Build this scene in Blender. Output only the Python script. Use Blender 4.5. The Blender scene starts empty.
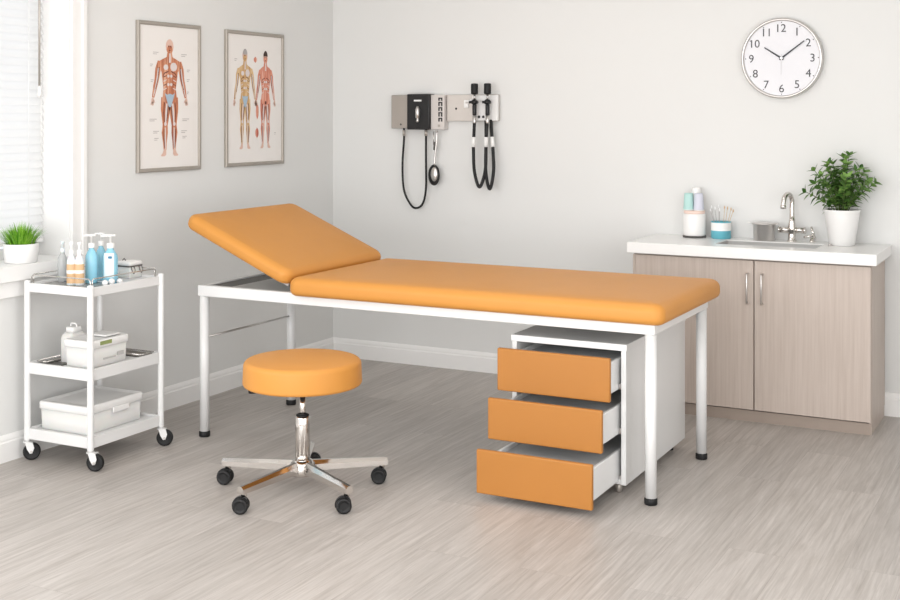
import bpy, bmesh, math, random
from mathutils import Vector, Matrix
random.seed(7)
sc = bpy.context.scene
COL = sc.collection
PI = math.pi

# ---------------------------------------------------------------- camera, world, lights, exposure
FOC = 1225.0; HOR = 113.0; CH = 1.5
AL = math.atan(635.0 / FOC)
CAM = Vector((4.130, -6.394, CH))
cd = bpy.data.cameras.new('camera'); cam = bpy.data.objects.new('camera', cd); COL.objects.link(cam)
cam.location = CAM; cam.rotation_euler = (PI / 2, 0, AL)
cd.sensor_fit = 'HORIZONTAL'; cd.sensor_width = 36.0; cd.lens = FOC / 900.0 * 36.0
cd.shift_y = -(300.0 - HOR) / 900.0
cd.clip_start = 0.05; cd.clip_end = 100
sc.camera = cam

w = bpy.data.worlds.new('daylight'); sc.world = w; w.use_nodes = True
bg = w.node_tree.nodes['Background']; bg.inputs[0].default_value = (0.93, 0.96, 1.0, 1); bg.inputs[1].default_value = 1.35

def area(name, loc, rot, sx, sy, power, col=(1, 1, 1), spread=180):
    l = bpy.data.lights.new(name, 'AREA'); l.shape = 'RECTANGLE'; l.size = sx; l.size_y = sy
    l.energy = power; l.color = col; l.spread = math.radians(spread)
    o = bpy.data.objects.new(name, l); COL.objects.link(o); o.location = loc; o.rotation_euler = rot
    return o
area('window_daylight', (0.06, -4.9, 1.55), (0, -PI / 2, 0), 1.5, 2.2, 43, (0.97, 0.985, 1.0))
area('front_fill_light', (2.6, -7.14, 1.25), (PI / 2, 0, 0), 4.4, 2.0, 178, (0.975, 0.98, 1.0))  # added fill from behind the camera, low and wide to reach under the bed
area('right_fill_light', (5.14, -4.0, 1.15), (0, PI / 2, 0), 1.9, 2.6, 40, (0.99, 0.985, 1.0))  # added fill from the right, brightens the left wall and right-facing sides
area('ceiling_panel_light', (1.7, -1.9, 2.66), (0, 0, 0), 1.2, 0.6, 9, (0.985, 0.99, 1.0))
area('ceiling_panel_light', (3.4, -3.9, 2.66), (0, 0, 0), 1.2, 0.6, 9, (0.985, 0.99, 1.0))

vs = sc.view_settings
sc.display_settings.display_device = 'sRGB'
vs.view_transform = 'Standard'; vs.look = 'None'; vs.gamma = 1.0; vs.use_curve_mapping = False
vs.exposure = -0.22

# ---------------------------------------------------------------- projection helper (only to work out real positions)
RT = Vector((math.cos(AL), math.sin(AL), 0)); FW = Vector((-math.sin(AL), math.cos(AL), 0))
def gx(px, y):
    """world x of the point at depth line y that lies in picture column px"""
    r = FW + RT * ((px - 450) / FOC)
    return CAM.x + r.x * (y - CAM.y) / r.y

# ---------------------------------------------------------------- materials
def lin(c):
    return tuple(((v / 255.0) / 12.92 if v / 255.0 <= 0.04045 else ((v / 255.0 + 0.055) / 1.055) ** 2.4) for v in c)
def mat(name, rgb, rough=0.5, metal=0.0, noise=0.0, nscale=30.0, bump=0.0, bscale=200.0, coat=0.0, trans=0.0, spec=0.5, sub=0.0, ior=1.45):
    m = bpy.data.materials.new(name); m.use_nodes = True
    nt = m.node_tree; b = nt.nodes['Principled BSDF']
    c = lin(rgb)
    b.inputs['Base Color'].default_value = (*c, 1); b.inputs['Roughness'].default_value = rough
    b.inputs['Metallic'].default_value = metal; b.inputs['Coat Weight'].default_value = coat
    b.inputs['Transmission Weight'].default_value = trans; b.inputs['Specular IOR Level'].default_value = spec
    b.inputs['Subsurface Weight'].default_value = sub; b.inputs['IOR'].default_value = ior
    tc = nt.nodes.new('ShaderNodeTexCoord')
    if noise > 0:
        n = nt.nodes.new('ShaderNodeTexNoise'); n.inputs['Scale'].default_value = nscale; n.inputs['Detail'].default_value = 4
        mx = nt.nodes.new('ShaderNodeMix'); mx.data_type = 'RGBA'
        mx.inputs[6].default_value = (*[v * (1 - noise) for v in c], 1); mx.inputs[7].default_value = (*[min(1, v * (1 + noise)) for v in c], 1)
        nt.links.new(tc.outputs['Object'], n.inputs['Vector']); nt.links.new(n.outputs['Fac'], mx.inputs[0])
        nt.links.new(mx.outputs[2], b.inputs['Base Color'])
    if bump > 0:
        n = nt.nodes.new('ShaderNodeTexNoise'); n.inputs['Scale'].default_value = bscale; n.inputs['Detail'].default_value = 3
        bp = nt.nodes.new('ShaderNodeBump'); bp.inputs['Strength'].default_value = bump; bp.inputs['Distance'].default_value = 0.002
        nt.links.new(tc.outputs['Object'], n.inputs['Vector']); nt.links.new(n.outputs['Fac'], bp.inputs['Height'])
        nt.links.new(bp.outputs['Normal'], b.inputs['Normal'])
    return m

M = {}
M['wall'] = mat('painted_wall', (228, 228, 226), 0.85, bump=0.08, bscale=120, noise=0.012, nscale=2)
M['ceiling'] = mat('painted_ceiling', (240, 239, 236), 0.9, noise=0.01)
M['trim'] = mat('white_trim_paint', (243, 242, 240), 0.45, noise=0.01, nscale=5)
M['white_metal'] = mat('white_powder_coat', (229, 229, 228), 0.32, coat=0.2, noise=0.01, nscale=8)
M['white_plastic'] = mat('white_plastic', (238, 237, 235), 0.4, noise=0.01, nscale=10)
M['frosted_plastic'] = mat('frosted_plastic', (228, 227, 224), 0.3, noise=0.02, nscale=10, sub=0.1)
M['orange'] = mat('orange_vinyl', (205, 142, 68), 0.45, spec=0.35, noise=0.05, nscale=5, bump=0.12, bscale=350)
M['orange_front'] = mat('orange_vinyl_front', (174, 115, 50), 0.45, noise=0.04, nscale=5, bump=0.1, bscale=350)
M['chrome'] = mat('chrome', (222, 218, 214), 0.1, 1.0, noise=0.01)
M['steel'] = mat('brushed_steel', (206, 203, 200), 0.3, 1.0, noise=0.04, nscale=60)
M['grey_metal'] = mat('grey_metal', (178, 172, 165), 0.4, 0.6, noise=0.04, nscale=20)
M['black'] = mat('black_plastic', (28, 28, 29), 0.42, noise=0.05)
M['rubber'] = mat('black_rubber', (20, 20, 21), 0.6, noise=0.05)
M['dark_grey'] = mat('dark_grey_metal', (92, 90, 87), 0.5, 0.2, noise=0.05)
M['pale_grey'] = mat('pale_grey_board', (190, 188, 185), 0.5, noise=0.02)
M['tray_grey'] = mat('drawer_lining', (196, 197, 197), 0.5, noise=0.03)
M['frame_metal'] = mat('taupe_frame', (170, 163, 154), 0.35, 0.35, noise=0.03, nscale=25)
M['paper'] = mat('poster_paper', (240, 236, 232), 0.55, noise=0.015, nscale=10, coat=0.3)
M['counter'] = mat('white_quartz', (243, 242, 240), 0.25, noise=0.015, nscale=40)
M['ceramic'] = mat('white_ceramic', (244, 243, 241), 0.3, noise=0.01)
M['soil'] = mat('potting_soil', (58, 42, 32), 0.95, noise=0.3, nscale=80, bump=0.6)
M['clock_face'] = mat('clock_face', (232, 232, 236), 0.5, noise=0.005)
M['ink'] = mat('dark_ink', (72, 72, 76), 0.6, noise=0.02)
M['hand'] = mat('clock_hand', (52, 54, 60), 0.5, noise=0.02)
M['blue_soap'] = mat('blue_liquid', (150, 208, 228), 0.15, noise=0.03, nscale=20, sub=0.15)
M['label_white'] = mat('white_label', (225, 238, 242), 0.5, noise=0.02)
M['blue_mark'] = mat('blue_print', (50, 120, 160), 0.5, noise=0.05)
M['tan'] = mat('tan_label', (214, 178, 136), 0.5, noise=0.05, nscale=30)
M['tan_light'] = mat('pale_tan_liquid', (232, 214, 190), 0.2, noise=0.03)
M['clear'] = mat('clear_plastic', (232, 234, 233), 0.15, noise=0.01, sub=0.2)
M['grey_soap'] = mat('grey_liquid', (186, 188, 188), 0.2, noise=0.03)
M['green_label'] = mat('green_label', (146, 158, 100), 0.5, noise=0.05)
M['teal'] = mat('teal_band', (104, 182, 198), 0.35, noise=0.05, nscale=30)
M['mint'] = mat('mint_paper', (186, 224, 219), 0.6, noise=0.03)
M['lavender'] = mat('lavender_paper', (216, 218, 231), 0.6, noise=0.03)
M['pink'] = mat('peach_band', (242, 216, 204), 0.5, noise=0.03)
M['cotton'] = mat('cotton', (246, 246, 246), 0.95, bump=0.8, bscale=400, noise=0.02)
M['wood_stick'] = mat('wooden_stick', (206, 176, 130), 0.6, noise=0.08)
M['slat'] = mat('blind_slat', (250, 250, 250), 0.5, noise=0.005)
M['gasket'] = mat('dark_gap', (88, 78, 70), 0.8, noise=0.03)

def wood(name, c1, c2, scale, rough=0.45):
    m = bpy.data.materials.new(name); m.use_nodes = True; nt = m.node_tree; b = nt.nodes['Principled BSDF']
    tc = nt.nodes.new('ShaderNodeTexCoord'); mp = nt.nodes.new('ShaderNodeMapping'); mp.inputs['Scale'].default_value = scale
    n = nt.nodes.new('ShaderNodeTexNoise'); n.inputs['Scale'].default_value = 1; n.inputs['Detail'].default_value = 8; n.inputs['Roughness'].default_value = 0.65
    r = nt.nodes.new('ShaderNodeValToRGB'); r.color_ramp.elements[0].position = 0.3; r.color_ramp.elements[1].position = 0.7
    r.color_ramp.elements[0].color = (*lin(c1), 1); r.color_ramp.elements[1].color = (*lin(c2), 1)
    nt.links.new(tc.outputs['Object'], mp.inputs[0]); nt.links.new(mp.outputs[0], n.inputs['Vector'])
    nt.links.new(n.outputs['Fac'], r.inputs[0]); nt.links.new(r.outputs[0], b.inputs['Base Color'])
    b.inputs['Roughness'].default_value = rough
    return m
M['cab_wood'] = wood('taupe_wood_laminate', (186, 171, 160), (202, 189, 179), (75, 75, 2.2))

def floor_mat():
    m = bpy.data.materials.new('grey_oak_planks'); m.use_nodes = True; nt = m.node_tree; b = nt.nodes['Principled BSDF']
    L = nt.links
    tc = nt.nodes.new('ShaderNodeTexCoord')
    rot = nt.nodes.new('ShaderNodeMapping'); rot.inputs['Rotation'].default_value = (0, 0, PI / 2)
    L.new(tc.outputs['Object'], rot.inputs[0])
    br = nt.nodes.new('ShaderNodeTexBrick'); br.inputs['Scale'].default_value = 1.0
    br.inputs['Brick Width'].default_value = 1.35; br.inputs['Row Height'].default_value = 0.19
    br.inputs['Mortar Size'].default_value = 0.0006; br.inputs['Mortar Smooth'].default_value = 0.3
    br.offset = 0.37; br.inputs['Bias'].default_value = 0.0
    br.inputs['Color1'].default_value = (0, 0, 0, 1); br.inputs['Color2'].default_value = (1, 1, 1, 1); br.inputs['Mortar'].default_value = (0.5, 0.5, 0.5, 1)
    L.new(rot.outputs[0], br.inputs['Vector'])
    # plank-dependent offset of the grain
    sep = nt.nodes.new('ShaderNodeSeparateColor'); L.new(br.outputs['Color'], sep.inputs[0])
    comb = nt.nodes.new('ShaderNodeCombineXYZ')
    mul = nt.nodes.new('ShaderNodeMath'); mul.operation = 'MULTIPLY'; mul.inputs[1].default_value = 17.0
    L.new(sep.outputs[0], mul.inputs[0]); L.new(mul.outputs[0], comb.inputs[0]); L.new(mul.outputs[0], comb.inputs[1])
    add = nt.nodes.new('ShaderNodeVectorMath'); add.operation = 'ADD'
    L.new(tc.outputs['Object'], add.inputs[0]); L.new(comb.outputs[0], add.inputs[1])
    def noise(scale, detail, rough, dist=0.0):
        mp = nt.nodes.new('ShaderNodeMapping'); mp.inputs['Scale'].default_value = scale
        n = nt.nodes.new('ShaderNodeTexNoise'); n.inputs['Scale'].default_value = 1; n.inputs['Detail'].default_value = detail
        n.inputs['Roughness'].default_value = rough; n.inputs['Distortion'].default_value = dist
        L.new(add.outputs[0], mp.inputs[0]); L.new(mp.outputs[0], n.inputs['Vector']); return n
    fine = noise((85, 3.2, 1), 8, 0.72, 0.5)
    mid = noise((14, 1.1, 1), 6, 0.65, 1.0)
    def mixc(a, bb, fac_out, lo, hi):
        mr = nt.nodes.new('ShaderNodeMapRange'); mr.inputs[1].default_value = lo; mr.inputs[2].default_value = hi
        L.new(fac_out, mr.inputs[0])
        mx = nt.nodes.new('ShaderNodeMix'); mx.data_type = 'RGBA'; L.new(mr.outputs[0], mx.inputs[0])
        if isinstance(a, tuple): mx.inputs[6].default_value = (*lin(a), 1)
        else: L.new(a, mx.inputs[6])
        if isinstance(bb, tuple): mx.inputs[7].default_value = (*lin(bb), 1)
        else: L.new(bb, mx.inputs[7])
        return mx.outputs[2]
    c1 = mixc((158, 151, 145), (188, 182, 176), fine.outputs['Fac'], 0.3, 0.68)
    c2 = mixc((172, 165, 159), (202, 196, 191), fine.outputs['Fac'], 0.3, 0.68)
    c = mixc(c1, c2, mid.outputs['Fac'], 0.35, 0.65)
    # streaks of paler / darker figure
    st = noise((5, 0.8, 1), 4, 0.55, 2.5)
    d = mixc((148, 140, 133), (186, 179, 173), fine.outputs['Fac'], 0.3, 0.68)
    c = mixc(c, d, st.outputs['Fac'], 0.52, 0.78)
    # cathedral figure: distorted growth rings showing only in patches
    mpw = nt.nodes.new('ShaderNodeMapping'); mpw.inputs['Scale'].default_value = (7.0, 0.9, 1)
    wv = nt.nodes.new('ShaderNodeTexWave'); wv.wave_type = 'BANDS'; wv.bands_direction = 'X'; wv.inputs['Scale'].default_value = 1.6
    wv.inputs['Distortion'].default_value = 9.0; wv.inputs['Detail'].default_value = 3; wv.inputs['Detail Scale'].default_value = 0.9
    L.new(add.outputs[0], mpw.inputs[0]); L.new(mpw.outputs[0], wv.inputs['Vector'])
    patch = noise((4, 1.2, 1), 2, 0.5, 0.5)
    pm = nt.nodes.new('ShaderNodeMapRange'); pm.inputs[1].default_value = 0.48; pm.inputs[2].default_value = 0.62; L.new(patch.outputs['Fac'], pm.inputs[0])
    wm = nt.nodes.new('ShaderNodeMapRange'); wm.inputs[1].default_value = 0.62; wm.inputs[2].default_value = 1.0; wm.inputs[4].default_value = 0.24; L.new(wv.outputs['Fac'], wm.inputs[0])
    pw = nt.nodes.new('ShaderNodeMath'); pw.operation = 'MULTIPLY'; L.new(pm.outputs[0], pw.inputs[0]); L.new(wm.outputs[0], pw.inputs[1])
    cm = nt.nodes.new('ShaderNodeMix'); cm.data_type = 'RGBA'; L.new(pw.outputs[0], cm.inputs[0]); L.new(c, cm.inputs[6]); cm.inputs[7].default_value = (*lin((134, 126, 119)), 1)
    c = cm.outputs[2]
    # plank tone
    hs = nt.nodes.new('ShaderNodeHueSaturation'); L.new(c, hs.inputs['Color'])
    mr = nt.nodes.new('ShaderNodeMapRange'); mr.inputs[3].default_value = 0.92; mr.inputs[4].default_value = 1.06
    L.new(sep.outputs[0], mr.inputs[0]); L.new(mr.outputs[0], hs.inputs['Value'])
    mx = nt.nodes.new('ShaderNodeMix'); mx.data_type = 'RGBA'; L.new(br.outputs['Fac'], mx.inputs[0])
    L.new(hs.outputs[0], mx.inputs[6]); mx.inputs[7].default_value = (*lin((146, 139, 133)), 1)
    L.new(mx.outputs[2], b.inputs['Base Color'])
    b.inputs['Roughness'].default_value = 0.42
    bp = nt.nodes.new('ShaderNodeBump'); bp.inputs['Strength'].default_value = 0.12; bp.inputs['Distance'].default_value = 0.002
    L.new(fine.outputs['Fac'], bp.inputs['Height']); L.new(bp.outputs['Normal'], b.inputs['Normal'])
    return m
M['floor'] = floor_mat()

def leaf_mat(name, c1, c2, rough=0.45):
    m = bpy.data.materials.new(name); m.use_nodes = True; nt = m.node_tree; b = nt.nodes['Principled BSDF']
    g = nt.nodes.new('ShaderNodeNewGeometry'); r = nt.nodes.new('ShaderNodeValToRGB')
    r.color_ramp.elements[0].color = (*lin(c1), 1); r.color_ramp.elements[1].color = (*lin(c2), 1)
    nt.links.new(g.outputs['Random Per Island'], r.inputs[0]); nt.links.new(r.outputs[0], b.inputs['Base Color'])
    b.inputs['Roughness'].default_value = rough; b.inputs['Subsurface Weight'].default_value = 0.0
    return m
M['leaf'] = leaf_mat('green_leaf', (62, 104, 40), (128, 166, 84))
M['grass'] = leaf_mat('bright_grass', (74, 148, 24), (158, 208, 66))
M['stem'] = mat('green_stem', (84, 104, 54), 0.6, noise=0.1)

def muscle_mat(name, c1, c2, c3, sc_=(240, 240, 14)):
    m = bpy.data.materials.new(name); m.use_nodes = True; nt = m.node_tree; b = nt.nodes['Principled BSDF']
    tc = nt.nodes.new('ShaderNodeTexCoord'); mp = nt.nodes.new('ShaderNodeMapping'); mp.inputs['Scale'].default_value = sc_
    n = nt.nodes.new('ShaderNodeTexNoise'); n.inputs['Scale'].default_value = 0.35; n.inputs['Detail'].default_value = 4; n.inputs['Distortion'].default_value = 1.5
    r = nt.nodes.new('ShaderNodeValToRGB'); e = r.color_ramp.elements
    e[0].position = 0.32; e[0].color = (*lin(c1), 1); e[1].position = 0.7; e[1].color = (*lin(c3), 1)
    x = e.new(0.5); x.color = (*lin(c2), 1)
    nt.links.new(tc.outputs['Object'], mp.inputs[0]); nt.links.new(mp.outputs[0], n.inputs['Vector'])
    nt.links.new(n.outputs['Fac'], r.inputs[0]); nt.links.new(r.outputs[0], b.inputs['Base Color']); b.inputs['Roughness'].default_value = 0.5
    return m
M['muscle'] = muscle_mat('printed_muscle', (150, 84, 62), (204, 126, 88), (238, 200, 172))
M['muscle_red'] = muscle_mat('printed_red_muscle', (186, 96, 80), (222, 142, 116), (242, 206, 188))
M['muscle_yellow'] = muscle_mat('printed_ochre_muscle', (176, 120, 80), (214, 176, 122), (236, 214, 178))
M['pskin'] = mat('printed_skin', (226, 190, 174), 0.5, noise=0.06, nscale=60)
M['ptendon'] = mat('printed_tendon', (226, 216, 214), 0.5, noise=0.05, nscale=90)
M['pblue'] = mat('printed_blue', (172, 192, 208), 0.5, noise=0.08, nscale=80)
M['pdark'] = mat('printed_dark', (112, 56, 44), 0.5, noise=0.1, nscale=60)
M['phair'] = mat('printed_hair', (64, 44, 38), 0.5, noise=0.1, nscale=60)
M['pgrey'] = mat('printed_grey', (176, 170, 168), 0.5, noise=0.1, nscale=60)

# ---------------------------------------------------------------- mesh helpers (world coordinates; translated to the root on linking)
class MB:
    def __init__(s): s.bm = bmesh.new(); s.mi = 0
    def _faces(s, fs, smooth):
        for f in fs: f.smooth = smooth; f.material_index = s.mi
    def box(s, x0, x1, y0, y1, z0, z1, bev=0.0, seg=2, M4=None):
        vs_ = [s.bm.verts.new(p) for p in ((x0,y0,z0),(x1,y0,z0),(x1,y1,z0),(x0,y1,z0),(x0,y0,z1),(x1,y0,z1),(x1,y1,z1),(x0,y1,z1))]
        fs = [s.bm.faces.new([vs_[i] for i in q]) for q in ((0,3,2,1),(4,5,6,7),(0,1,5,4),(1,2,6,5),(2,3,7,6),(3,0,4,7))]
        s._faces(fs, False)
        if bev > 0:
            es = list({e for f in fs for e in f.edges})
            r = bmesh.ops.bevel(s.bm, geom=es, offset=bev, segments=seg, profile=0.5, affect='EDGES')
            vs_ = list({v for f in r['faces'] for v in f.verts} | {v for v in vs_ if v.is_valid})
            for f in r['faces']: f.smooth = seg > 1; f.material_index = s.mi
        if M4 is not None:
            bmesh.ops.transform(s.bm, matrix=M4, verts=[v for v in vs_ if v.is_valid])
        return s
    def rings(s, rings, cap0=True, cap1=True, smooth=True, closed=True):
        vr = [[s.bm.verts.new(p) for p in r] for r in rings]
        fs = []
        n = len(vr[0])
        for a, b in zip(vr, vr[1:]):
            for i in range(n if closed else n - 1):
                j = (i + 1) % n
                fs.append(s.bm.faces.new((a[i], a[j], b[j], b[i])))
        s._faces(fs, smooth)
        cf = []
        if cap0: cf.append(s.bm.faces.new(list(reversed(vr[0]))))
        if cap1: cf.append(s.bm.faces.new(vr[-1]))
        s._faces(cf, False)
        return s
    def lathe(s, cx, cy, prof, n=32, smooth=True, cap0=True, cap1=True, T=None):
        rr = []
        for r, z in prof:
            ring = [Vector((r * math.cos(2*PI*i/n), r * math.sin(2*PI*i/n), z)) for i in range(n)]
            if T is not None: ring = [T @ p for p in ring]
            rr.append([(p.x + cx, p.y + cy, p.z) for p in ring])
        return s.rings(rr, cap0, cap1, smooth)
    def cyl(s, p0, p1, r0, r1=None, n=20, smooth=True):
        r1 = r0 if r1 is None else r1
        p0 = Vector(p0); p1 = Vector(p1); d = p1 - p0; q = d.to_track_quat('Z', 'Y')
        rr = []
        for p, r in ((p0, r0), (p1, r1)):
            rr.append([p + q @ Vector((r*math.cos(2*PI*i/n), r*math.sin(2*PI*i/n), 0)) for i in range(n)])
        return s.rings(rr, True, True, smooth)
    def tube(s, pts, r, n=10, smooth_pts=0):
        pts = [Vector(p) for p in pts]
        if smooth_pts:
            pts = catmull(pts, smooth_pts)
        rr = []; N = len(pts); prev = None
        for i, p in enumerate(pts):
            d = (pts[min(i+1, N-1)] - pts[max(i-1, 0)]).normalized()
            if prev is None:
                u = d.orthogonal().normalized()
            else:
                u = (prev - d * prev.dot(d)).normalized()
            prev = u; v = d.cross(u)
            ri = r[i * (len(r)-1) // max(1, N-1)] if isinstance(r, (list, tuple)) else r
            rr.append([p + (u*math.cos(2*PI*k/n) + v*math.sin(2*PI*k/n)) * ri for k in range(n)])
        return s.rings(rr, True, True, True)
    def rrect(s, x0, x1, y0, y1, rad, prof, n=6, T=None, smooth=True, cap0=True, cap1=True):
        """stack of rounded rectangles; prof = [(inset, z)]"""
        rr = []
        for ins, z in prof:
            a0, a1, b0, b1 = x0+ins, x1-ins, y0+ins, y1-ins; r = max(0.0004, rad-ins)
            ring = []
            for cx_, cy_, t0 in ((a1-r, b1-r, 0), (a0+r, b1-r, PI/2), (a0+r, b0+r, PI), (a1-r, b0+r, 1.5*PI)):
                for k in range(n+1):
                    t = t0 + k/n*PI/2; ring.append(Vector((cx_+r*math.cos(t), cy_+r*math.sin(t), z)))
            if T is not None: ring = [T @ p for p in ring]
            rr.append(ring)
        return s.rings(rr, cap0, cap1, smooth)
    def poly(s, pts):
        f = s.bm.faces.new([s.bm.verts.new(p) for p in pts]); s._faces([f], False); return s
    def sphere(s, c, rx, ry=None, rz=None, seg=16, rings=10, jit=0):
        ry = rx if ry is None else ry; rz = rx if rz is None else rz
        r = bmesh.ops.create_uvsphere(s.bm, u_segments=seg, v_segments=rings, radius=1.0)
        for v in r['verts']:
            k = 1 + random.uniform(-jit, jit)
            v.co = Vector((v.co.x*rx*k + c[0], v.co.y*ry*k + c[1], v.co.z*rz*k + c[2]))
        fs = {f for v in r['verts'] for f in v.link_faces}; s._faces(fs, True)
        return s

def catmull(p, n):
    out = []
    P = [p[0]*2 - p[1]] + list(p) + [p[-1]*2 - p[-2]]
    for i in range(1, len(P)-2):
        for k in range(n):
            t = k/n
            out.append(0.5*((2*P[i]) + (P[i+1]-P[i-1])*t + (2*P[i-1]-5*P[i]+4*P[i+1]-P[i+2])*t*t + (3*P[i]-P[i-1]-3*P[i+1]+P[i+2])*t**3))
    out.append(p[-1].copy()); return out

def rootloc(o):
    v = Vector((0, 0, 0))
    while o is not None: v += o.location; o = o.parent
    return v
def obj(name, mb, material, parent=None, origin=None, label=None):
    me = bpy.data.meshes.new(name)
    base = rootloc(parent) if parent is not None else Vector((0, 0, 0))
    loc = Vector((0, 0, 0))
    if parent is None and origin is not None: loc = Vector(origin)
    bmesh.ops.translate(mb.bm, vec=-(base + loc), verts=mb.bm.verts)
    bmesh.ops.recalc_face_normals(mb.bm, faces=[f for f in mb.bm.faces])
    mb.bm.to_mesh(me); mb.bm.free()
    for m_ in (material if isinstance(material, (list, tuple)) else [material]): me.materials.append(m_)
    o = bpy.data.objects.new(name, me); COL.objects.link(o); o.location = loc
    if parent is not None: o.parent = parent
    if label: o['label'] = label
    return o
def tag(o, label, cat, group=None):
    o['label'] = label; o['category'] = cat
    if group: o['group'] = group
    return o
def thing(name, label, cat, loc, group=None):
    o = bpy.data.objects.new(name, None); COL.objects.link(o); o.location = loc; o.empty_display_size = 0.05
    return tag(o, label, cat, group)
def struct(name, mb, m, parent=None):
    o = obj(name, mb, m, parent)
    if parent is None: o['kind'] = 'structure'
    return o

# ---------------------------------------------------------------- room shell
RX, RY, RZ = 5.2, -7.2, 2.7
b = MB(); b.box(-0.25, RX+0.2, RY-0.2, 0.2, -0.1, 0); struct('floor', b, M['floor'])
b = MB(); b.box(-0.25, RX+0.2, RY-0.2, 0.2, RZ, RZ+0.1); struct('ceiling', b, M['ceiling'])
b = MB(); b.box(-0.25, RX+0.2, 0, 0.2, 0, RZ); struct('wall_back', b, M['wall'])
b = MB(); b.box(RX, RX+0.2, RY, 0, 0, RZ); struct('wall_right', b, M['wall'])
b = MB(); b.box(-0.25, RX+0.2, RY-0.2, RY, 0, RZ); struct('wall_front', b, M['wall'])
WY0, WY1, WZ0, WZ1 = -3.75, -2.211, 0.785, 2.35          # window opening in the left wall
b = MB()
b.box(-0.25, 0, WY1, 0, 0, RZ); b.box(-0.25, 0, RY, WY0, 0, RZ)
b.box(-0.25, 0, WY0, WY1, 0, WZ0); b.box(-0.25, 0, WY0, WY1, WZ1, RZ)
struct('wall_left', b, M['wall'])

def baseboard(name, axis, a0, a1):
    prof = [(0, 0), (0.016, 0), (0.016, 0.082), (0.012, 0.088), (0.012, 0.096), (0.009, 0.104), (0.004, 0.112), (0, 0.114)]
    b = MB()
    for k in range(2): pass
    if axis == 'back': rr = [[(a, -d, z) for d, z in prof] for a in (a0, a1)]
    else: rr = [[(d, a, z) for d, z in prof] for a in (a0, a1)]
    b.rings(rr, True, True, False); struct(name, b, M['trim'])
baseboard('baseboard_back', 'back', 0.0, 2.06)
baseboard('baseboard_back_right', 'back', 3.24, RX)
baseboard('baseboard_left', 'left', RY, 0.0)

# window 1: frame, glass, sill, casing
win = bpy.data.objects.new('window_1', None); COL.objects.link(win); win.location = (-0.2, (WY0+WY1)/2, WZ0); win['kind'] = 'structure'
b = MB()
for a0, a1, c0, c1 in ((WY0, WY1, WZ0, WZ0+0.1), (WY0, WY1, WZ1-0.05, WZ1)): b.box(-0.235, -0.185, a0, a1, c0, c1, 0.004)
for a0, a1 in ((WY0, WY0+0.05), (WY1-0.05, WY1), ((WY0+WY1)/2-0.025, (WY0+WY1)/2+0.025)): b.box(-0.232, -0.188, a0, a1, WZ0+0.1, WZ1-0.05, 0.004)
obj('window_frame', b, M['trim'], win)
glass = mat('window_glass', (255, 255, 255), 0.0, trans=1.0, ior=1.02, noise=0.002)
b = MB(); b.box(-0.213, -0.207, WY0+0.05, WY1-0.05, WZ0+0.1, WZ1-0.05); obj('pane', b, glass, win)
b = MB(); b.box(-0.185, 0.045, WY0-0.1, WY1+0.081, 0.773, 0.843, 0.006)
o = obj('window_sill', b, M['trim'], win)
b = MB(); b.box(0.0, 0.02, WY0-0.08, WY1+0.06, 0.703, 0.773, 0.004); obj('apron', b, M['trim'], win)
b = MB()
for a0, a1, s_ in ((WY1, WY1+0.085, 1), (WY0-0.085, WY0, -1)):
    b.box(0, 0.016, a0, a1, 0.843, WZ1+0.085, 0.002)
    e0, e1 = (a1-0.028, a1) if s_ > 0 else (a0, a0+0.028)
    b.box(0.014, 0.026, e0, e1, 0.843, WZ1+0.085, 0.004)
b.box(0, 0.016, WY0, WY1, WZ1, WZ1+0.085, 0.002)
struct('trim_1', b, M['trim'])
b = MB(); b.box(-0.2, -0.0, WY1-0.006, WY1, 0.843, WZ1); b.box(-0.2, 0.0, WY0, WY0+0.006, 0.843, WZ1)
struct('trim_2', b, M['trim'])

# unseen windows: second on the left wall; front and right ones added for fill
def unseen_window(n, x0, x1, y0, y1, z0, z1, along):
    w_ = bpy.data.objects.new('window_%d' % n, None); COL.objects.link(w_); w_.location = ((x0+x1)/2, (y0+y1)/2, z0); w_['kind'] = 'structure'
    b = MB()
    if along == 'y':
        for c0, c1 in ((z0-0.06, z0), (z1, z1+0.06)): b.box(x0, x1, y0-0.06, y1+0.06, c0, c1, 0.004)
        for c0, c1 in ((y0-0.06, y0), (y1, y1+0.06)): b.box(x0, x1, c0, c1, z0, z1, 0.004)
    else:
        for c0, c1 in ((z0-0.06, z0), (z1, z1+0.06)): b.box(x0-0.06, x1+0.06, y0, y1, c0, c1, 0.004)
        for c0, c1 in ((x0-0.06, x0), (x1, x1+0.06)): b.box(c0, c1, y0, y1, z0, z1, 0.004)
    obj('window_frame', b, M['trim'], w_)
unseen_window(2, 0.0, 0.04, -6.05, -3.9, 0.8, 2.35, 'y')
unseen_window(3, 0.4, 4.8, RY, RY+0.04, 0.25, 2.25, 'x')  # unseen front window, added and sized around the front fill light
unseen_window(4, RX-0.04, RX, -5.3, -2.7, 0.2, 2.1, 'y')  # unseen right-wall window, added to go with the right fill light
for cx_, cy_ in ((1.7, -1.9), (3.4, -3.9)):
    b = MB(); b.box(cx_-0.63, cx_+0.63, cy_-0.33, cy_+0.33, 2.67, 2.7, 0.004)
    tag(obj('ceiling_light', b, M['white_metal'], origin=(cx_, cy_, 2.7)), 'flat white ceiling light panel above the %s' % ('bed' if cy_ > -3 else 'middle of the floor'), 'ceiling light')

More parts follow.
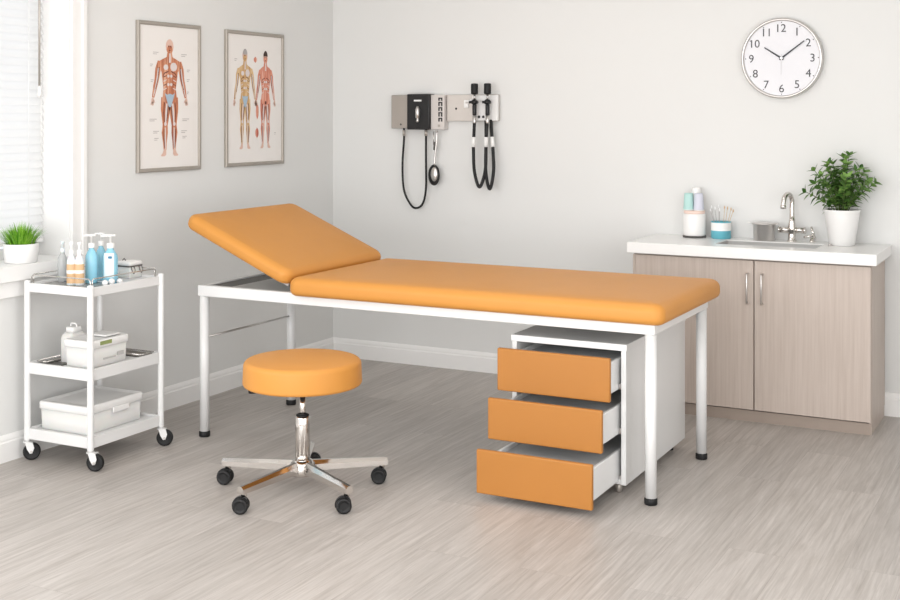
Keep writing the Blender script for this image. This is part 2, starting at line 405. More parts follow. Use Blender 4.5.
# ---------------------------------------------------------------- venetian blind
bl = thing('venetian_blind', 'white horizontal slat blind hanging inside the window', 'blind', (-0.16, -2.98, 2.33))
b = MB(); b.box(-0.185, -0.135, WY0+0.02, WY1-0.02, 2.30, 2.345, 0.004); obj('headrail', b, M['white_plastic'], bl)
slm = bpy.data.materials.new('translucent_slat'); slm.use_nodes = True
nt = slm.node_tree; pb = nt.nodes['Principled BSDF']; pb.inputs['Base Color'].default_value = (0.93, 0.93, 0.92, 1); pb.inputs['Roughness'].default_value = 0.5
tr = nt.nodes.new('ShaderNodeBsdfTranslucent'); tr.inputs[0].default_value = (0.95, 0.95, 0.95, 1)
ad = nt.nodes.new('ShaderNodeMixShader'); ad.inputs[0].default_value = 0.55
nt.links.new(pb.outputs[0], ad.inputs[1]); nt.links.new(tr.outputs[0], ad.inputs[2]); nt.links.new(ad.outputs[0], nt.nodes['Material Output'].inputs[0])
b = MB(); z = 0.945
ta = math.radians(62)
while z < 2.295:
    rr = []
    for yy in (WY0+0.02, WY1-0.018):
        ring = []
        for k in range(5):
            u = (k/4-0.5)*0.046; bow = 0.003*(1-(2*k/4-1)**2)
            ring.append((-0.16 + u*math.cos(ta) + bow*math.sin(ta), yy, z - u*math.sin(ta) + bow*math.cos(ta)))
        rr.append(ring)
    b.rings(rr, False, False, True, closed=False)
    z += 0.036
o = obj('slats', b, slm, bl)
b = MB(); b.box(-0.175, -0.145, WY0+0.02, WY1-0.018, 0.905, 0.922, 0.003); obj('bottom_rail', b, M['white_plastic'], bl)
for yy in (-2.33, -2.75, -3.2, -3.6):
    b = MB(); b.cyl((-0.135, yy, 0.92), (-0.135, yy, 2.3), 0.0012, n=6); obj('ladder_cord', b, M['white_plastic'], bl)
yw = -2.285
b = MB(); b.cyl((-0.115, yw, 1.625), (-0.115, yw, 2.30), 0.005, n=10); b.cyl((-0.125, yw, 2.30), (-0.135, yw, 2.32), 0.003, n=8)
obj('tilt_wand', b, M['grey_metal'], bl, label='grey tilt wand')
b = MB(); b.lathe(-0.115, yw, [(0.004, 1.625), (0.007, 1.615), (0.009, 1.585), (0.005, 1.572)], 12); b.cyl((-0.115, yw+0.012, 1.3), (-0.115, yw+0.012, 1.60), 0.002, n=8)
obj('tassel', b, M['white_plastic'], bl)

# ---------------------------------------------------------------- posters
def frame_poster(name, label, y0, y1, z0, z1, figs):
    t = thing(name, label, 'poster', (0.0, (y0+y1)/2, (z0+z1)/2), 'framed anatomy posters on the left wall')
    fw, fd = 0.020, 0.017
    b = MB()
    def ring(ins, x): return [(x, y0+ins, z0+ins), (x, y1-ins, z0+ins), (x, y1-ins, z1-ins), (x, y0+ins, z1-ins)]
    b.rings([ring(0, 0.001), ring(0, fd-0.004), ring(0.004, fd), ring(fw-0.004, fd), ring(fw, fd-0.004), ring(fw, 0.006)], False, False, False)
    obj('picture_frame', b, M['frame_metal'], t)
    b = MB(); b.box(0.002, 0.008, y0+0.02, y1-0.02, z0+0.02, z1-0.02); obj('paper', b, M['paper'], t)
    W_, H_ = (y1-y0-2*fw), (z1-z0-2*fw); Y0, Z1_ = y0+fw, z1-fw
    figs(t, lambda u, v, l=0: (0.0085+0.0004*l, Y0+u*W_, Z1_-v*H_), W_, H_)
    return t

def figure(t, P, cu, top, bot, wid, asp, mats, female=False, pelvis=True, name='anatomical_figure', hair=None):
    """standing figure facing out, arms a little away; every shape flat print on paper"""
    b = MB(); h = bot-top
    def pt(x, y, l): return P(cu + x*wid, top + y*h, l)
    def strip(pts, m, l):
        b.mi = m
        L_ = []; R_ = []
        n = len(pts)
        for i, (x, y, r) in enumerate(pts):
            a = pts[max(0, i-1)]; c = pts[min(n-1, i+1)]
            dx, dy = (c[0]-a[0])*asp, c[1]-a[1]; q = math.hypot(dx, dy) or 1; r = r*1.22
            nx, ny = dy/q, -dx/q
            L_.append((x + nx*r, y + ny*r*asp)); R_.append((x - nx*r, y - ny*r*asp))
        for i in range(n-1):
            b.poly([pt(*L_[i], l), pt(*L_[i+1], l), pt(*R_[i+1], l), pt(*R_[i], l)])
    def ell(x, y, rx, ry, m, l, n=14):
        b.mi = m; b.poly([pt(x+rx*math.cos(2*PI*k/n), y+ry*math.sin(2*PI*k/n), l) for k in range(n)])
    SK, MU, TE, BL, DK, HR, GR = range(7)
    sh = 0.40 if not female else 0.36; hip = 0.235 if not female else 0.25
    # head and neck
    ell(0, 0.062, 0.15, 0.064, SK, 0)
    ell(0, 0.088, 0.11, 0.036, MU, 1); ell(-0.045, 0.06, 0.02, 0.008, DK, 2); ell(0.045, 0.06, 0.02, 0.008, DK, 2); ell(0, 0.095, 0.03, 0.006, DK, 2)
    if hair is not None:
        b.mi = hair
        b.poly([pt(0.135*math.cos(PI+PI*k/10), 0.05+0.058*math.sin(PI+PI*k/10), 3) for k in range(11)])
    strip([(0, 0.11, 0.07), (0, 0.165, 0.10)], MU, 0); strip([(0, 0.12, 0.02), (0, 0.2, 0.03)], TE, 4)
    # torso
    b.mi = MU
    tor = [(0.10, 0.15), (0.26, 0.17), (sh, 0.19), (sh+0.01, 0.23), (0.31, 0.28), (0.27, 0.36), (0.235, 0.42), (hip+0.03, 0.49), (hip+0.05, 0.53), (0.02, 0.56)]
    b.poly([pt(x, y, 1) for x, y in tor] + [pt(-x, y, 1) for x, y in reversed(tor)])
    for s_ in (-1, 1):
        ell(s_*0.15, 0.235, 0.13, 0.038, TE if not female and s_ > 0 else MU, 2)
        ell(s_*0.15, 0.24, 0.09, 0.024, TE if pelvis else MU, 3)
        strip([(s_*0.05, 0.275, 0.012), (s_*0.2, 0.29, 0.012), (s_*0.27, 0.32, 0.008)], DK, 3)
        for k in range(4):
            ell(s_*0.055, 0.315+0.036*k, 0.045, 0.014, TE if k % 2 == 0 else MU, 3); 
            strip([(s_*0.12, 0.31+0.036*k, 0.008), (s_*0.24, 0.325+0.036*k, 0.010)], TE if k % 2 else DK, 3)
        # arm
        strip([(s_*(sh-0.04), 0.195, 0.075), (s_*(sh+0.04), 0.26, 0.085), (s_*(sh+0.09), 0.35, 0.065), (s_*(sh+0.14), 0.40, 0.062), (s_*(sh+0.22), 0.50, 0.035)], MU if not (female and s_ > 0) else MU, 0)
        strip([(s_*(sh+0.03), 0.25, 0.02), (s_*(sh+0.08), 0.34, 0.016), (s_*(sh+0.16), 0.44, 0.014), (s_*(sh+0.21), 0.49, 0.01)], TE, 2)
        strip([(s_*(sh+0.0), 0.24, 0.012), (s_*(sh+0.05), 0.35, 0.01), (s_*(sh+0.14), 0.43, 0.008)], DK, 2)
        # hand with fingers
        hx, hy = s_*(sh+0.24), 0.525
        ell(hx, hy, 0.05, 0.026, SK, 1)
        for k in range(4):
            strip([(hx+s_*(-0.035+0.025*k), hy+0.012, 0.012), (hx+s_*(-0.025+0.032*k), hy+0.045-0.004*abs(k-1), 0.009)], SK, 1)
        strip([(hx-s_*0.04, hy-0.005, 0.013), (hx-s_*0.085, hy+0.02, 0.010)], SK, 1)
        # leg
        strip([(s_*0.135, 0.50, 0.15), (s_*0.155, 0.60, 0.145), (s_*0.165, 0.69, 0.10), (s_*0.17, 0.735, 0.078), (s_*0.185, 0.80, 0.095), (s_*0.18, 0.88, 0.06), (s_*0.175, 0.95, 0.042)], MU, 0)
        strip([(s_*0.11, 0.55, 0.022), (s_*0.14, 0.63, 0.03), (s_*0.155, 0.71, 0.018)], TE, 2)
        strip([(s_*0.20, 0.54, 0.012), (s_*0.23, 0.63, 0.014), (s_*0.20, 0.71, 0.008)], DK, 2)
        strip([(s_*0.07, 0.57, 0.010), (s_*0.08, 0.64, 0.012), (s_*0.12, 0.70, 0.008)], DK, 2)
        ell(s_*0.17, 0.725, 0.05, 0.018, TE, 3)
        strip([(s_*0.165, 0.755, 0.014), (s_*0.165, 0.85, 0.018), (s_*0.17, 0.94, 0.012)], TE, 2)
        strip([(s_*0.22, 0.77, 0.010), (s_*0.215, 0.86, 0.012), (s_*0.19, 0.93, 0.008)], DK, 2)
        # foot
        b.mi = SK; b.poly([pt(s_*x, y, 1) for x, y in ((0.135, 0.94), (0.22, 0.94), (0.27, 0.975), (0.33, 0.99), (0.31, 1.0), (0.18, 1.0), (0.13, 0.985))])
    if pelvis:
        b.mi = BL; b.poly([pt(x, y, 4) for x, y in ((-0.19, 0.46), (-0.10, 0.475), (0, 0.465), (0.10, 0.475), (0.19, 0.46), (0.12, 0.52), (0.04, 0.58), (-0.04, 0.58), (-0.12, 0.52))])
    else:
        ell(0, 0.53, 0.06, 0.018, DK, 4)
    return obj(name, b, mats, t)

def marks(t, P, lst):
    for u, v, wd in lst:
        b = MB()
        for k in range(2):
            b.poly([P(u, v+0.012*k, 1), P(u+wd*(1-0.3*k), v+0.012*k, 1), P(u+wd*(1-0.3*k), v+0.012*k+0.004, 1), P(u, v+0.012*k+0.004, 1)])
        obj('caption_mark', b, M['pgrey'], t)
BASE = [M['pskin'], M['muscle'], M['ptendon'], M['pblue'], M['pdark'], M['phair'], M['pgrey']]
def f1(t, P, W_, H_):
    figure(t, P, 0.5, 0.09, 0.92, 0.45, W_*0.45/(H_*0.83), BASE)
    marks(t, P, [(0.22, 0.185, 0.09), (0.70, 0.19, 0.10), (0.17, 0.27, 0.05), (0.80, 0.30, 0.06), (0.18, 0.38, 0.05), (0.80, 0.37, 0.05),
                 (0.16, 0.655, 0.12), (0.72, 0.655, 0.12), (0.22, 0.74, 0.10), (0.70, 0.74, 0.10), (0.24, 0.79, 0.07), (0.72, 0.78, 0.08), (0.80, 0.46, 0.04)])
def f2(t, P, W_, H_):
    figure(t, P, 0.31, 0.115, 0.895, 0.30, W_*0.30/(H_*0.78), [M['pskin'], M['muscle_yellow'], M['ptendon'], M['pblue'], M['pdark'], M['phair'], M['pgrey']], hair=6)
    figure(t, P, 0.69, 0.12, 0.895, 0.29, W_*0.29/(H_*0.775), [M['pskin'], M['muscle_red'], M['ptendon'], M['pblue'], M['pdark'], M['phair'], M['pgrey']], female=True, pelvis=False, hair=5)
    for u, v, ru, rv in ((0.50, 0.19, 0.03, 0.02), (0.535, 0.60, 0.025, 0.055), (0.53, 0.77, 0.03, 0.035)):
        b = MB(); b.poly([P(u+ru*math.cos(2*PI*k/12), v+rv*math.sin(2*PI*k/12)*(1+0.2*(k % 2)), 1) for k in range(12)])
        obj('organ_detail', b, M['muscle_red'], t)
    marks(t, P, [(0.12, 0.19, 0.05), (0.86, 0.77, 0.03)])
frame_poster('anatomy_poster', 'framed anatomy poster with one muscle figure, nearer the window', -1.775, -1.290, 1.205, 1.957, f1)
frame_poster('anatomy_poster', 'framed anatomy poster with two figures side by side, nearer the room corner', -1.080, -0.540, 1.207, 1.952, f2)

# ---------------------------------------------------------------- wall clock
CX, CZ, CR = 2.748, 1.781, 0.208
clk = thing('wall_clock', 'round white wall clock with silver rim reading nine past ten', 'clock', (CX, 0, CZ))
TB = Matrix.Rotation(PI/2, 4, 'X')          # lathe axis z -> -y
def clk_lathe(prof, n=64, cap0=False, cap1=False):
    b = MB(); b.lathe(0, 0, prof, n, True, cap0, cap1, TB)
    bmesh.ops.translate(b.bm, vec=(CX, 0, CZ), verts=b.bm.verts); return b
obj('rim', clk_lathe([(CR-0.004, 0.0), (CR, 0.008), (CR, 0.034), (CR-0.004, 0.044), (CR-0.010, 0.046), (CR-0.015, 0.042), (CR-0.017, 0.030)], cap0=True), M['steel'], clk)
obj('dial', clk_lathe([(CR-0.014, 0.022), (CR-0.014, 0.031)], cap0=True, cap1=True), M['clock_face'], clk)
def text_mesh(s, size, name, parent, x, y, zc, material):
    cu_ = bpy.data.curves.new(name, 'FONT'); cu_.body = s; cu_.size = size; cu_.align_x = 'CENTER'; cu_.align_y = 'CENTER'; cu_.extrude = 0.0004; cu_.resolution_u = 4
    to = bpy.data.objects.new('tmp', cu_); COL.objects.link(to)
    bpy.context.view_layer.update()
    me = bpy.data.meshes.new_from_object(to.evaluated_get(bpy.context.evaluated_depsgraph_get()))
    bpy.data.objects.remove(to); bpy.data.curves.remove(cu_)
    me.materials.clear(); me.materials.append(material)
    base = rootloc(parent)
    xs = [v.co.x for v in me.vertices]; ys = [v.co.y for v in me.vertices]
    mx_, my_ = (min(xs)+max(xs))/2, (min(ys)+max(ys))/2
    for v in me.vertices:
        X_, Y_, Z_ = v.co.x-mx_, v.co.y-my_, v.co.z
        v.co = Vector((x+X_, y-Z_, zc+Y_)) - base
    o = bpy.data.objects.new(name, me); COL.objects.link(o); o.parent = parent; return o
for k in range(1, 13):
    a = k*PI/6; rr_ = CR*0.745
    text_mesh(str(k), 0.058, 'numeral', clk, CX+rr_*math.sin(a), -0.0318, CZ+rr_*math.cos(a), M['ink'])
    b = MB(); rr_ = CR*0.885
    b.cyl((CX+rr_*math.sin(a), -0.031, CZ+rr_*math.cos(a)), (CX+rr_*math.sin(a), -0.0320, CZ+rr_*math.cos(a)), 0.0028, n=10)
    obj('hour_dot', b, M['ink'], clk)
def hand(name, ang, length, wd, tail, y, m):
    a = math.radians(ang); d = Vector((math.sin(a), 0, math.cos(a))); n_ = Vector((d.z, 0, -d.x)); c = Vector((CX, y, CZ))
    b = MB(); pts = [c-d*tail-n_*wd, c+d*length-n_*wd*0.6, c+d*length+n_*wd*0.6, c-d*tail+n_*wd]
    b.rings([pts, [p+Vector((0, -0.0012, 0)) for p in pts]], True, True, False); obj(name, b, m, clk)
hand('hour_hand', 303, 0.104, 0.0048, 0.012, -0.034, M['hand'])
hand('minute_hand', 53, 0.144, 0.0044, 0.012, -0.036, M['hand'])
hand('second_hand', 181, 0.085, 0.0008, 0.02, -0.038, mat('pale_hand', (205, 203, 206), 0.5, noise=0.02))
b = MB(); b.cyl((CX, -0.033, CZ), (CX, -0.040, CZ), 0.006, n=16); obj('hub', b, M['steel'], clk)

# ---------------------------------------------------------------- diagnostic set on the back wall
def P3(px, py, y):
    r = FW + RT*((px-450)/FOC) - Vector((0, 0, 1))*((py-HOR)/FOC)
    return CAM + r*((y-CAM.y)/r.y)
rail = thing('wall_rail', 'pale metal mounting rail on back wall behind the hanging handles', 'wall rail', (0.97, 0, 1.53))
b = MB(); b.box(0.81, 1.140, -0.030, -0.001, 1.452, 1.607, 0.004); obj('backplate', b, mat('pale_metal_plate', (214, 208, 202), 0.38, 0.25, noise=0.02), rail)
b = MB(); b.box(0.985, 1.148, -0.05, -0.030, 1.455, 1.603, 0.005); obj('front_panel', b, M['white_plastic'], rail)
for xx in (1.03, 1.058):
    b = MB(); b.cyl((xx, -0.05, 1.478), (xx, -0.0525, 1.478), 0.008, n=14); obj('socket', b, M['black'], rail)
b = MB(); b.cyl((0.872, -0.030, 1.525), (0.872, -0.033, 1.525), 0.006, n=14)
obj('screw', b, M['black'], rail)
for xx in (1.0, 1.085):
    b = MB(); b.box(xx-0.02, xx+0.02, -0.085, -0.05, 1.555, 1.570, 0.003); obj('cradle', b, M['black'], rail)
b = MB(); b.box(0.925, 0.955, -0.038, -0.03, 1.53, 1.575, 0.003); b.cyl((0.94, -0.034, 1.56), (0.985, -0.055, 1.575), 0.006, n=10); obj('latch', b, M['ceramic'], rail)
b = MB(); b.cyl((1.045, -0.05, 1.572), (1.07, -0.06, 1.568), 0.006, n=10); obj('latch', b, M['ceramic'], rail)
def instrument(x, label, pts, sleeves):
    t = thing('otoscope_handle', label, 'medical instrument', (x, -0.09, 1.57), 'cord handles hung on the wall rail')
    y = -0.09
    b = MB(); b.lathe(x, y, [(0.010, 1.606), (0.0195, 1.609), (0.021, 1.615), (0.021, 1.662), (0.018, 1.669), (0.006, 1.670)], 20); obj('head', b, M['rubber'], t)
    b = MB(); b.lathe(x, y, [(0.006, 1.575), (0.006, 1.606)], 14); obj('neck', b, M['steel'], t)
    b = MB(); b.lathe(x, y, [(0.010, 1.548), (0.020, 1.555), (0.022, 1.562), (0.018, 1.570), (0.010, 1.578)], 18); obj('collar', b, M['black'], t)
    b = MB(); b.lathe(x, y, [(0.010, 1.486), (0.0125, 1.492), (0.0125, 1.545), (0.010, 1.55)], 16); obj('grip', b, M['black'], t)
    b = MB(); b.lathe(x, y, [(0.009, 1.44), (0.011, 1.445), (0.011, 1.486)], 16); obj('battery_tube', b, M['steel'], t)
    b = MB(); b.tube(pts, 0.0095, 12, 8); cd_ = obj('cord', b, M['rubber'], t)
    for a_, c_ in sleeves:
        b = MB(); b.cyl(a_, c_, 0.0115, n=14); obj('sleeve', b, M['ceramic'], cd_, label='white cord sleeve')
    return t
q = lambda px, py, y=-0.09: tuple(P3(px, py, y))
XA, XB = P3(474.5, 100, -0.09).x, P3(487.5, 100, -0.09).x
instrument(XA, 'left of two black headed handles on wall rail, its black cord looping down',
           [q(474.5, 122), q(474, 132), q(473.5, 150), q(474.5, 172), q(479.5, 187), q(485, 172, -0.07), q(486, 150, -0.055), q(486, 128, -0.045), q(486, 120.5, -0.045)], [(q(473.8, 137), q(473.6, 147))])
instrument(XB, 'right of two black headed handles on wall rail, its black cord looping down',
           [q(487, 122), q(486.5, 132), q(485.8, 150), q(486, 174), q(489.8, 189), q(493.5, 172, -0.08), q(493, 150, -0.07), q(491.5, 130, -0.055), q(491, 120, -0.045)], [(q(486.2, 137), q(485.9, 147)), (q(492.1, 137, -0.060), q(492.8, 147, -0.067))])

sta = thing('vital_signs_unit', 'grey and black wall unit with looping black cord, left of the rail', 'medical device', (0.62, 0, 1.5))
b = MB(); b.box(0.448, 0.578, -0.055, -0.001, 1.408, 1.607, 0.004); obj('metal_housing', b, M['grey_metal'], sta)
b = MB(); b.cyl((0.515, -0.055, 1.432), (0.515, -0.058, 1.432), 0.006, n=12); obj('screw', b, M['dark_grey'], sta)
b = MB(); b.box(0.566, 0.716, -0.075, -0.002, 1.402, 1.612, 0.006); obj('black_housing', b, M['black'], sta)
b = MB(); b.box(0.616, 0.666, -0.079, -0.075, 1.568, 1.578, 0.001); obj('display_strip', b, M['ceramic'], sta)
b = MB(); b.lathe(0.641, -0.078, [(0.005, 1.445), (0.009, 1.45), (0.009, 1.46), (0.006, 1.465), (0.014, 1.475), (0.014, 1.52), (0.007, 1.538), (0.003, 1.54)], 14); obj('probe_cover', b, M['steel'], sta)
b = MB(); b.box(0.716, 0.806, -0.055, -0.001, 1.402, 1.607, 0.004); obj('label_housing', b, mat('pale_housing', (214, 208, 204), 0.4, 0.1, noise=0.02), sta)
b = MB()
zz = 1.590
for hgt in (0.018, 0.024, 0.022, 0.026, 0.022):
    # worn vertical letter blocks, each with a notch
    b.box(0.768, 0.776, -0.0575, -0.055, zz-hgt, zz); b.box(0.786, 0.794, -0.0575, -0.055, zz-hgt, zz)
    b.box(0.776, 0.786, -0.0575, -0.055, zz-0.007, zz); zz -= hgt+0.007
obj('printed_lettering', b, M['black'], sta)
b = MB(); b.cyl((0.772, -0.055, 1.425), (0.772, -0.058, 1.425), 0.008, n=14); obj('button', b, M['grey_metal'], sta)
b = MB(); b.tube([q(404, 128, -0.05), q(404, 140, -0.05), q(402.5, 165, -0.05), q(404, 190, -0.05), q(411, 205, -0.05), q(417, 208, -0.05), q(423, 203, -0.05), q(426, 188, -0.05), q(426, 160, -0.05), q(426, 140, -0.05), q(426, 128, -0.05)], 0.0065, 10, 8); obj('cord', b, M['rubber'], sta)
for ppx in (404, 426):
    b = MB(); b.cyl(q(ppx, 130, -0.05), q(ppx, 136, -0.05), 0.009, n=12); obj('cord_plug', b, M['grey_metal'], sta)

pr = thing('hanging_mirror_probe', 'dark oval probe on steel stem hanging below grey wall unit', 'medical instrument', tuple(P3(434, 165, -0.05)))
b = MB(); b.tube([q(437, 131, -0.05), q(436.5, 142, -0.05), q(435, 155, -0.05), q(434.5, 166, -0.05)], 0.0055, 10, 4); b.tube([q(433.5, 131.5, -0.04), q(433.5, 145, -0.04)], 0.003, 8); obj('stem', b, M['steel'], pr)
b = MB(); b.cyl(q(435.2, 142, -0.05), q(434.6, 150, -0.05), 0.008, n=12); obj('stem_sleeve', b, M['dark_grey'], pr)
c = P3(434, 175, -0.05)
b = MB(); b.sphere(c, 0.038, 0.016, 0.062, 24, 14); obj('bowl', b, M['black'], pr)
b = MB(); b.sphere((c.x+0.006, c.y-0.008, c.z+0.004), 0.024, 0.012, 0.044, 20, 12); obj('lens', b, M['steel'], pr)

# ---------------------------------------------------------------- examination bed
BX0, BX1, BY0, BY1 = 0.478, 2.675, -1.892, -1.148
bed = thing('examination_bed', 'orange padded examination bed on white metal frame with raised head end', 'examination bed', (1.58, -1.52, 0))
b = MB(); b.box(BX0, BX1, BY0, BY0+0.03, 0.652, 0.703, 0.004); obj('side_rail', b, M['white_metal'], bed)
b = MB(); b.box(BX0, BX1, BY1-0.03, BY1, 0.652, 0.703, 0.004); obj('side_rail', b, M['white_metal'], bed)
b = MB(); b.box(BX0, BX0+0.03, BY0+0.03, BY1-0.03, 0.652, 0.702, 0.003); obj('end_rail', b, M['white_metal'], bed)
b = MB(); b.box(BX1-0.03, BX1, BY0+0.03, BY1-0.03, 0.652, 0.702, 0.003); obj('end_rail', b, M['white_metal'], bed)
for lx, ly in ((0.501, -1.869), (0.501, -1.171), (2.652, -1.869), (2.652, -1.171)):
    b = MB(); b.lathe(lx, ly, [(0.0225, 0.02), (0.0225, 0.655)], 24); L_ = obj('leg', b, M['white_metal'], bed)
    b = MB(); b.lathe(lx, ly, [(0.024, 0.0), (0.0255, 0.004), (0.0255, 0.022), (0.0225, 0.026)], 24); obj('foot_cap', b, M['rubber'], L_)
b = MB(); b.cyl((0.501, -1.85, 0.458), (0.501, -1.19, 0.458), 0.005, n=10); obj('cross_bar', b, M['steel'], bed, label='thin grey steel cross bar')
b = MB(); b.box(0.509, 0.62, BY0+0.031, BY1-0.031, 0.680, 0.696, 0.002); b.box(0.60, 0.64, BY1-0.09, BY1-0.04, 0.696, 0.722, 0.003); obj('rack_bar', b, M['dark_grey'], bed)
b = MB(); b.box(0.622, 1.0, BY0+0.031, BY1-0.031, 0.684, 0.696, 0.002); obj('base_board', b, M['pale_grey'], bed)
b = MB(); b.box(1.02, 2.66, BY0+0.031, BY1-0.031, 0.672, 0.690, 0.002); obj('deck_board', b, M['pale_grey'], bed)
def pad_profile(h, e=0.032):
    p = []
    for k in range(7):
        t = k/6*PI/2; p.append((e*0.75*(1-math.sin(t)), e*0.75*(1-math.cos(t))))
    for k in range(9):
        t = k/8*PI/2; p.append((e*1.25*(1-math.cos(t)), h-e*0.95+e*0.95*math.sin(t)))
    return p
def crown(prof, h, extra):
    return prof + [(0.06, h+extra*0.4), (0.10, h+extra*0.75), (0.16, h+extra), (0.30, h+extra*1.1)]
T = Matrix.Translation((0, 0, 0.694))
b = MB(); b.rrect(1.008, 2.722, -1.943, -1.085, 0.05, crown(pad_profile(0.084, 0.038), 0.084, 0.005), 8, T); obj('mattress_pad', b, M['orange'], bed)
ANG = math.radians(23.2); HL = 0.622
T = Matrix.Translation((0.993, 0, 0.732)) @ Matrix.Rotation(ANG, 4, 'Y')
b = MB(); b.rrect(-HL, 0.0, -1.935, -1.085, 0.055, crown(pad_profile(0.072, 0.034), 0.072, 0.005), 8, T); obj('backrest_pad', b, M['orange'], bed)
b = MB(); b.box(-HL+0.06, -0.02, -1.87, -1.15, -0.016, -0.001, 0.002, M4=T); obj('backrest_board', b, M['pale_grey'], bed)
b = MB()
yy = -1.30
p1 = T @ Vector((-0.22, yy, -0.012)); b.cyl((0.86, yy, 0.696), p1, 0.008, n=10)
obj('support_strut', b, M['dark_grey'], bed)
for yy in (-1.8, -1.22):
    b = MB(); b.box(0.962, 0.988, yy-0.025, yy+0.025, 0.697, 0.728, 0.003); obj('hinge', b, M['dark_grey'], bed)

# ---------------------------------------------------------------- drawer pedestal
PX0, PX1, PY0, PY1, PZ0, PZ1 = 2.053, 2.540, -1.835, -1.04, 0.045, 0.596
ped = thing('drawer_pedestal', 'white pedestal cabinet with three open orange drawers under the bed', 'drawer cabinet', ((PX0+PX1)/2, (PY0+PY1)/2, 0))
b = MB(); b.box(PX0-0.004, PX1+0.004, PY0-0.004, PY1, PZ1-0.026, PZ1, 0.002); obj('top_panel', b, M['white_metal'], ped)
for x0 in (PX0, PX1-0.02):
    b = MB(); b.box(x0, x0+0.02, PY0, PY1, PZ0, PZ1-0.026, 0.0015); obj('side_panel', b, M['white_metal'], ped)
b = MB(); b.box(PX0+0.02, PX1-0.02, PY1-0.02, PY1, PZ0, PZ1-0.026); obj('back_panel', b, M['white_metal'], ped)
b = MB(); b.box(PX0+0.02, PX1-0.02, PY0+0.01, PY1-0.02, PZ0, PZ0+0.018); obj('bottom_panel', b, M['white_metal'], ped)
for cx_, cy_ in ((PX0+0.05, PY0+0.06), (PX1-0.05, PY0+0.06), (PX0+0.05, PY1-0.06), (PX1-0.05, PY1-0.06)):
    b = MB(); b.box(cx_-0.022, cx_+0.022, cy_-0.022, cy_+0.022, PZ0-0.010, PZ0, 0.002); f_ = obj('foot', b, M['white_plastic'], ped)
    b = MB(); b.lathe(cx_, cy_, [(0.012, 0.0), (0.014, 0.003), (0.014, 0.028), (0.009, 0.035)], 16); obj('foot_pad', b, M['grey_metal'] if cy_ < -1.5 else M['rubber'], f_)
for k, (yf, z0, z1, xo) in enumerate(((-1.945, 0.388, 0.558, -0.006), (-2.032, 0.213, 0.376, 0.004), (-2.135, 0.028, 0.198, 0.006))):
    x0, x1 = 2.036, 2.513
    d = None
    b = MB()
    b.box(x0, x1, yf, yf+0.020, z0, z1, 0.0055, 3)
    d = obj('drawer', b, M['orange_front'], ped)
    tz1 = z1-0.022; tz0 = z0+0.028; ye = min(PY1-0.04, yf+0.62); xi0, xi1 = PX0+0.030, PX1-0.034
    b = MB()
    b.box(xi0, xi0+0.013, yf+0.0205, ye, tz0, tz1, 0.002); b.box(xi1-0.013, xi1, yf+0.0205, ye, tz0, tz1, 0.002)
    b.box(xi0+0.013, xi1-0.013, ye-0.012, ye, tz0, tz1, 0.002)
    obj('drawer_side', b, M['white_metal'], d)
    b = MB(); b.box(xi0+0.013, xi1-0.013, yf+0.0205, ye-0.012, tz1-0.022, tz1-0.016); obj('drawer_floor', b, M['tray_grey'], d)
    for xx in (xi0-0.010, xi1+0.002):
        b = MB(); b.box(xx, xx+0.008, PY0+0.012, PY0+0.45, tz0+0.0, tz0+0.022); obj('slide', b, M['steel'], d)

# ---------------------------------------------------------------- stool
SX, SY = 1.374, -2.348
st = thing('rolling_stool', 'round orange vinyl stool on chrome five-star base with black casters', 'stool', (SX, SY, 0))
prof = [(0.10, 0.424)]
for k in range(7):
    t = k/6*PI/2; prof.append((0.236-0.014*(1-math.sin(t)), 0.424+0.014*(1-math.cos(t))))
for k in range(9):
    t = k/8*PI/2; prof.append((0.233-0.022*(1-math.cos(t)), 0.503+0.022*math.sin(t)))
prof += [(0.18, 0.531), (0.10, 0.535), (0.01, 0.536)]
b = MB(); b.lathe(SX, SY, prof, 72); obj('seat', b, M['orange'], st)
b = MB(); b.lathe(SX, SY, [(0.12, 0.417), (0.12, 0.4245)], 40); b.lathe(SX, SY, [(0.020, 0.392), (0.024, 0.396), (0.024, 0.417)], 24); obj('seat_plate', b, M['black'], st)
b = MB(); b.lathe(SX, SY, [(0.0125, 0.27), (0.0125, 0.39)], 24); obj('piston', b, M['chrome'], st)
b = MB(); b.lathe(SX, SY, [(0.026, 0.298), (0.026, 0.304), (0.018, 0.308)], 28); obj('column_ring', b, M['rubber'], st)
b = MB(); b.lathe(SX, SY, [(0.029, 0.075), (0.029, 0.292), (0.026, 0.299)], 32); obj('column', b, M['chrome'], st)
b = MB(); b.lathe(SX, SY, [(0.03, 0.062), (0.048, 0.068), (0.052, 0.085), (0.050, 0.112), (0.036, 0.126), (0.03, 0.128)], 36); obj('hub', b, M['chrome'], st)
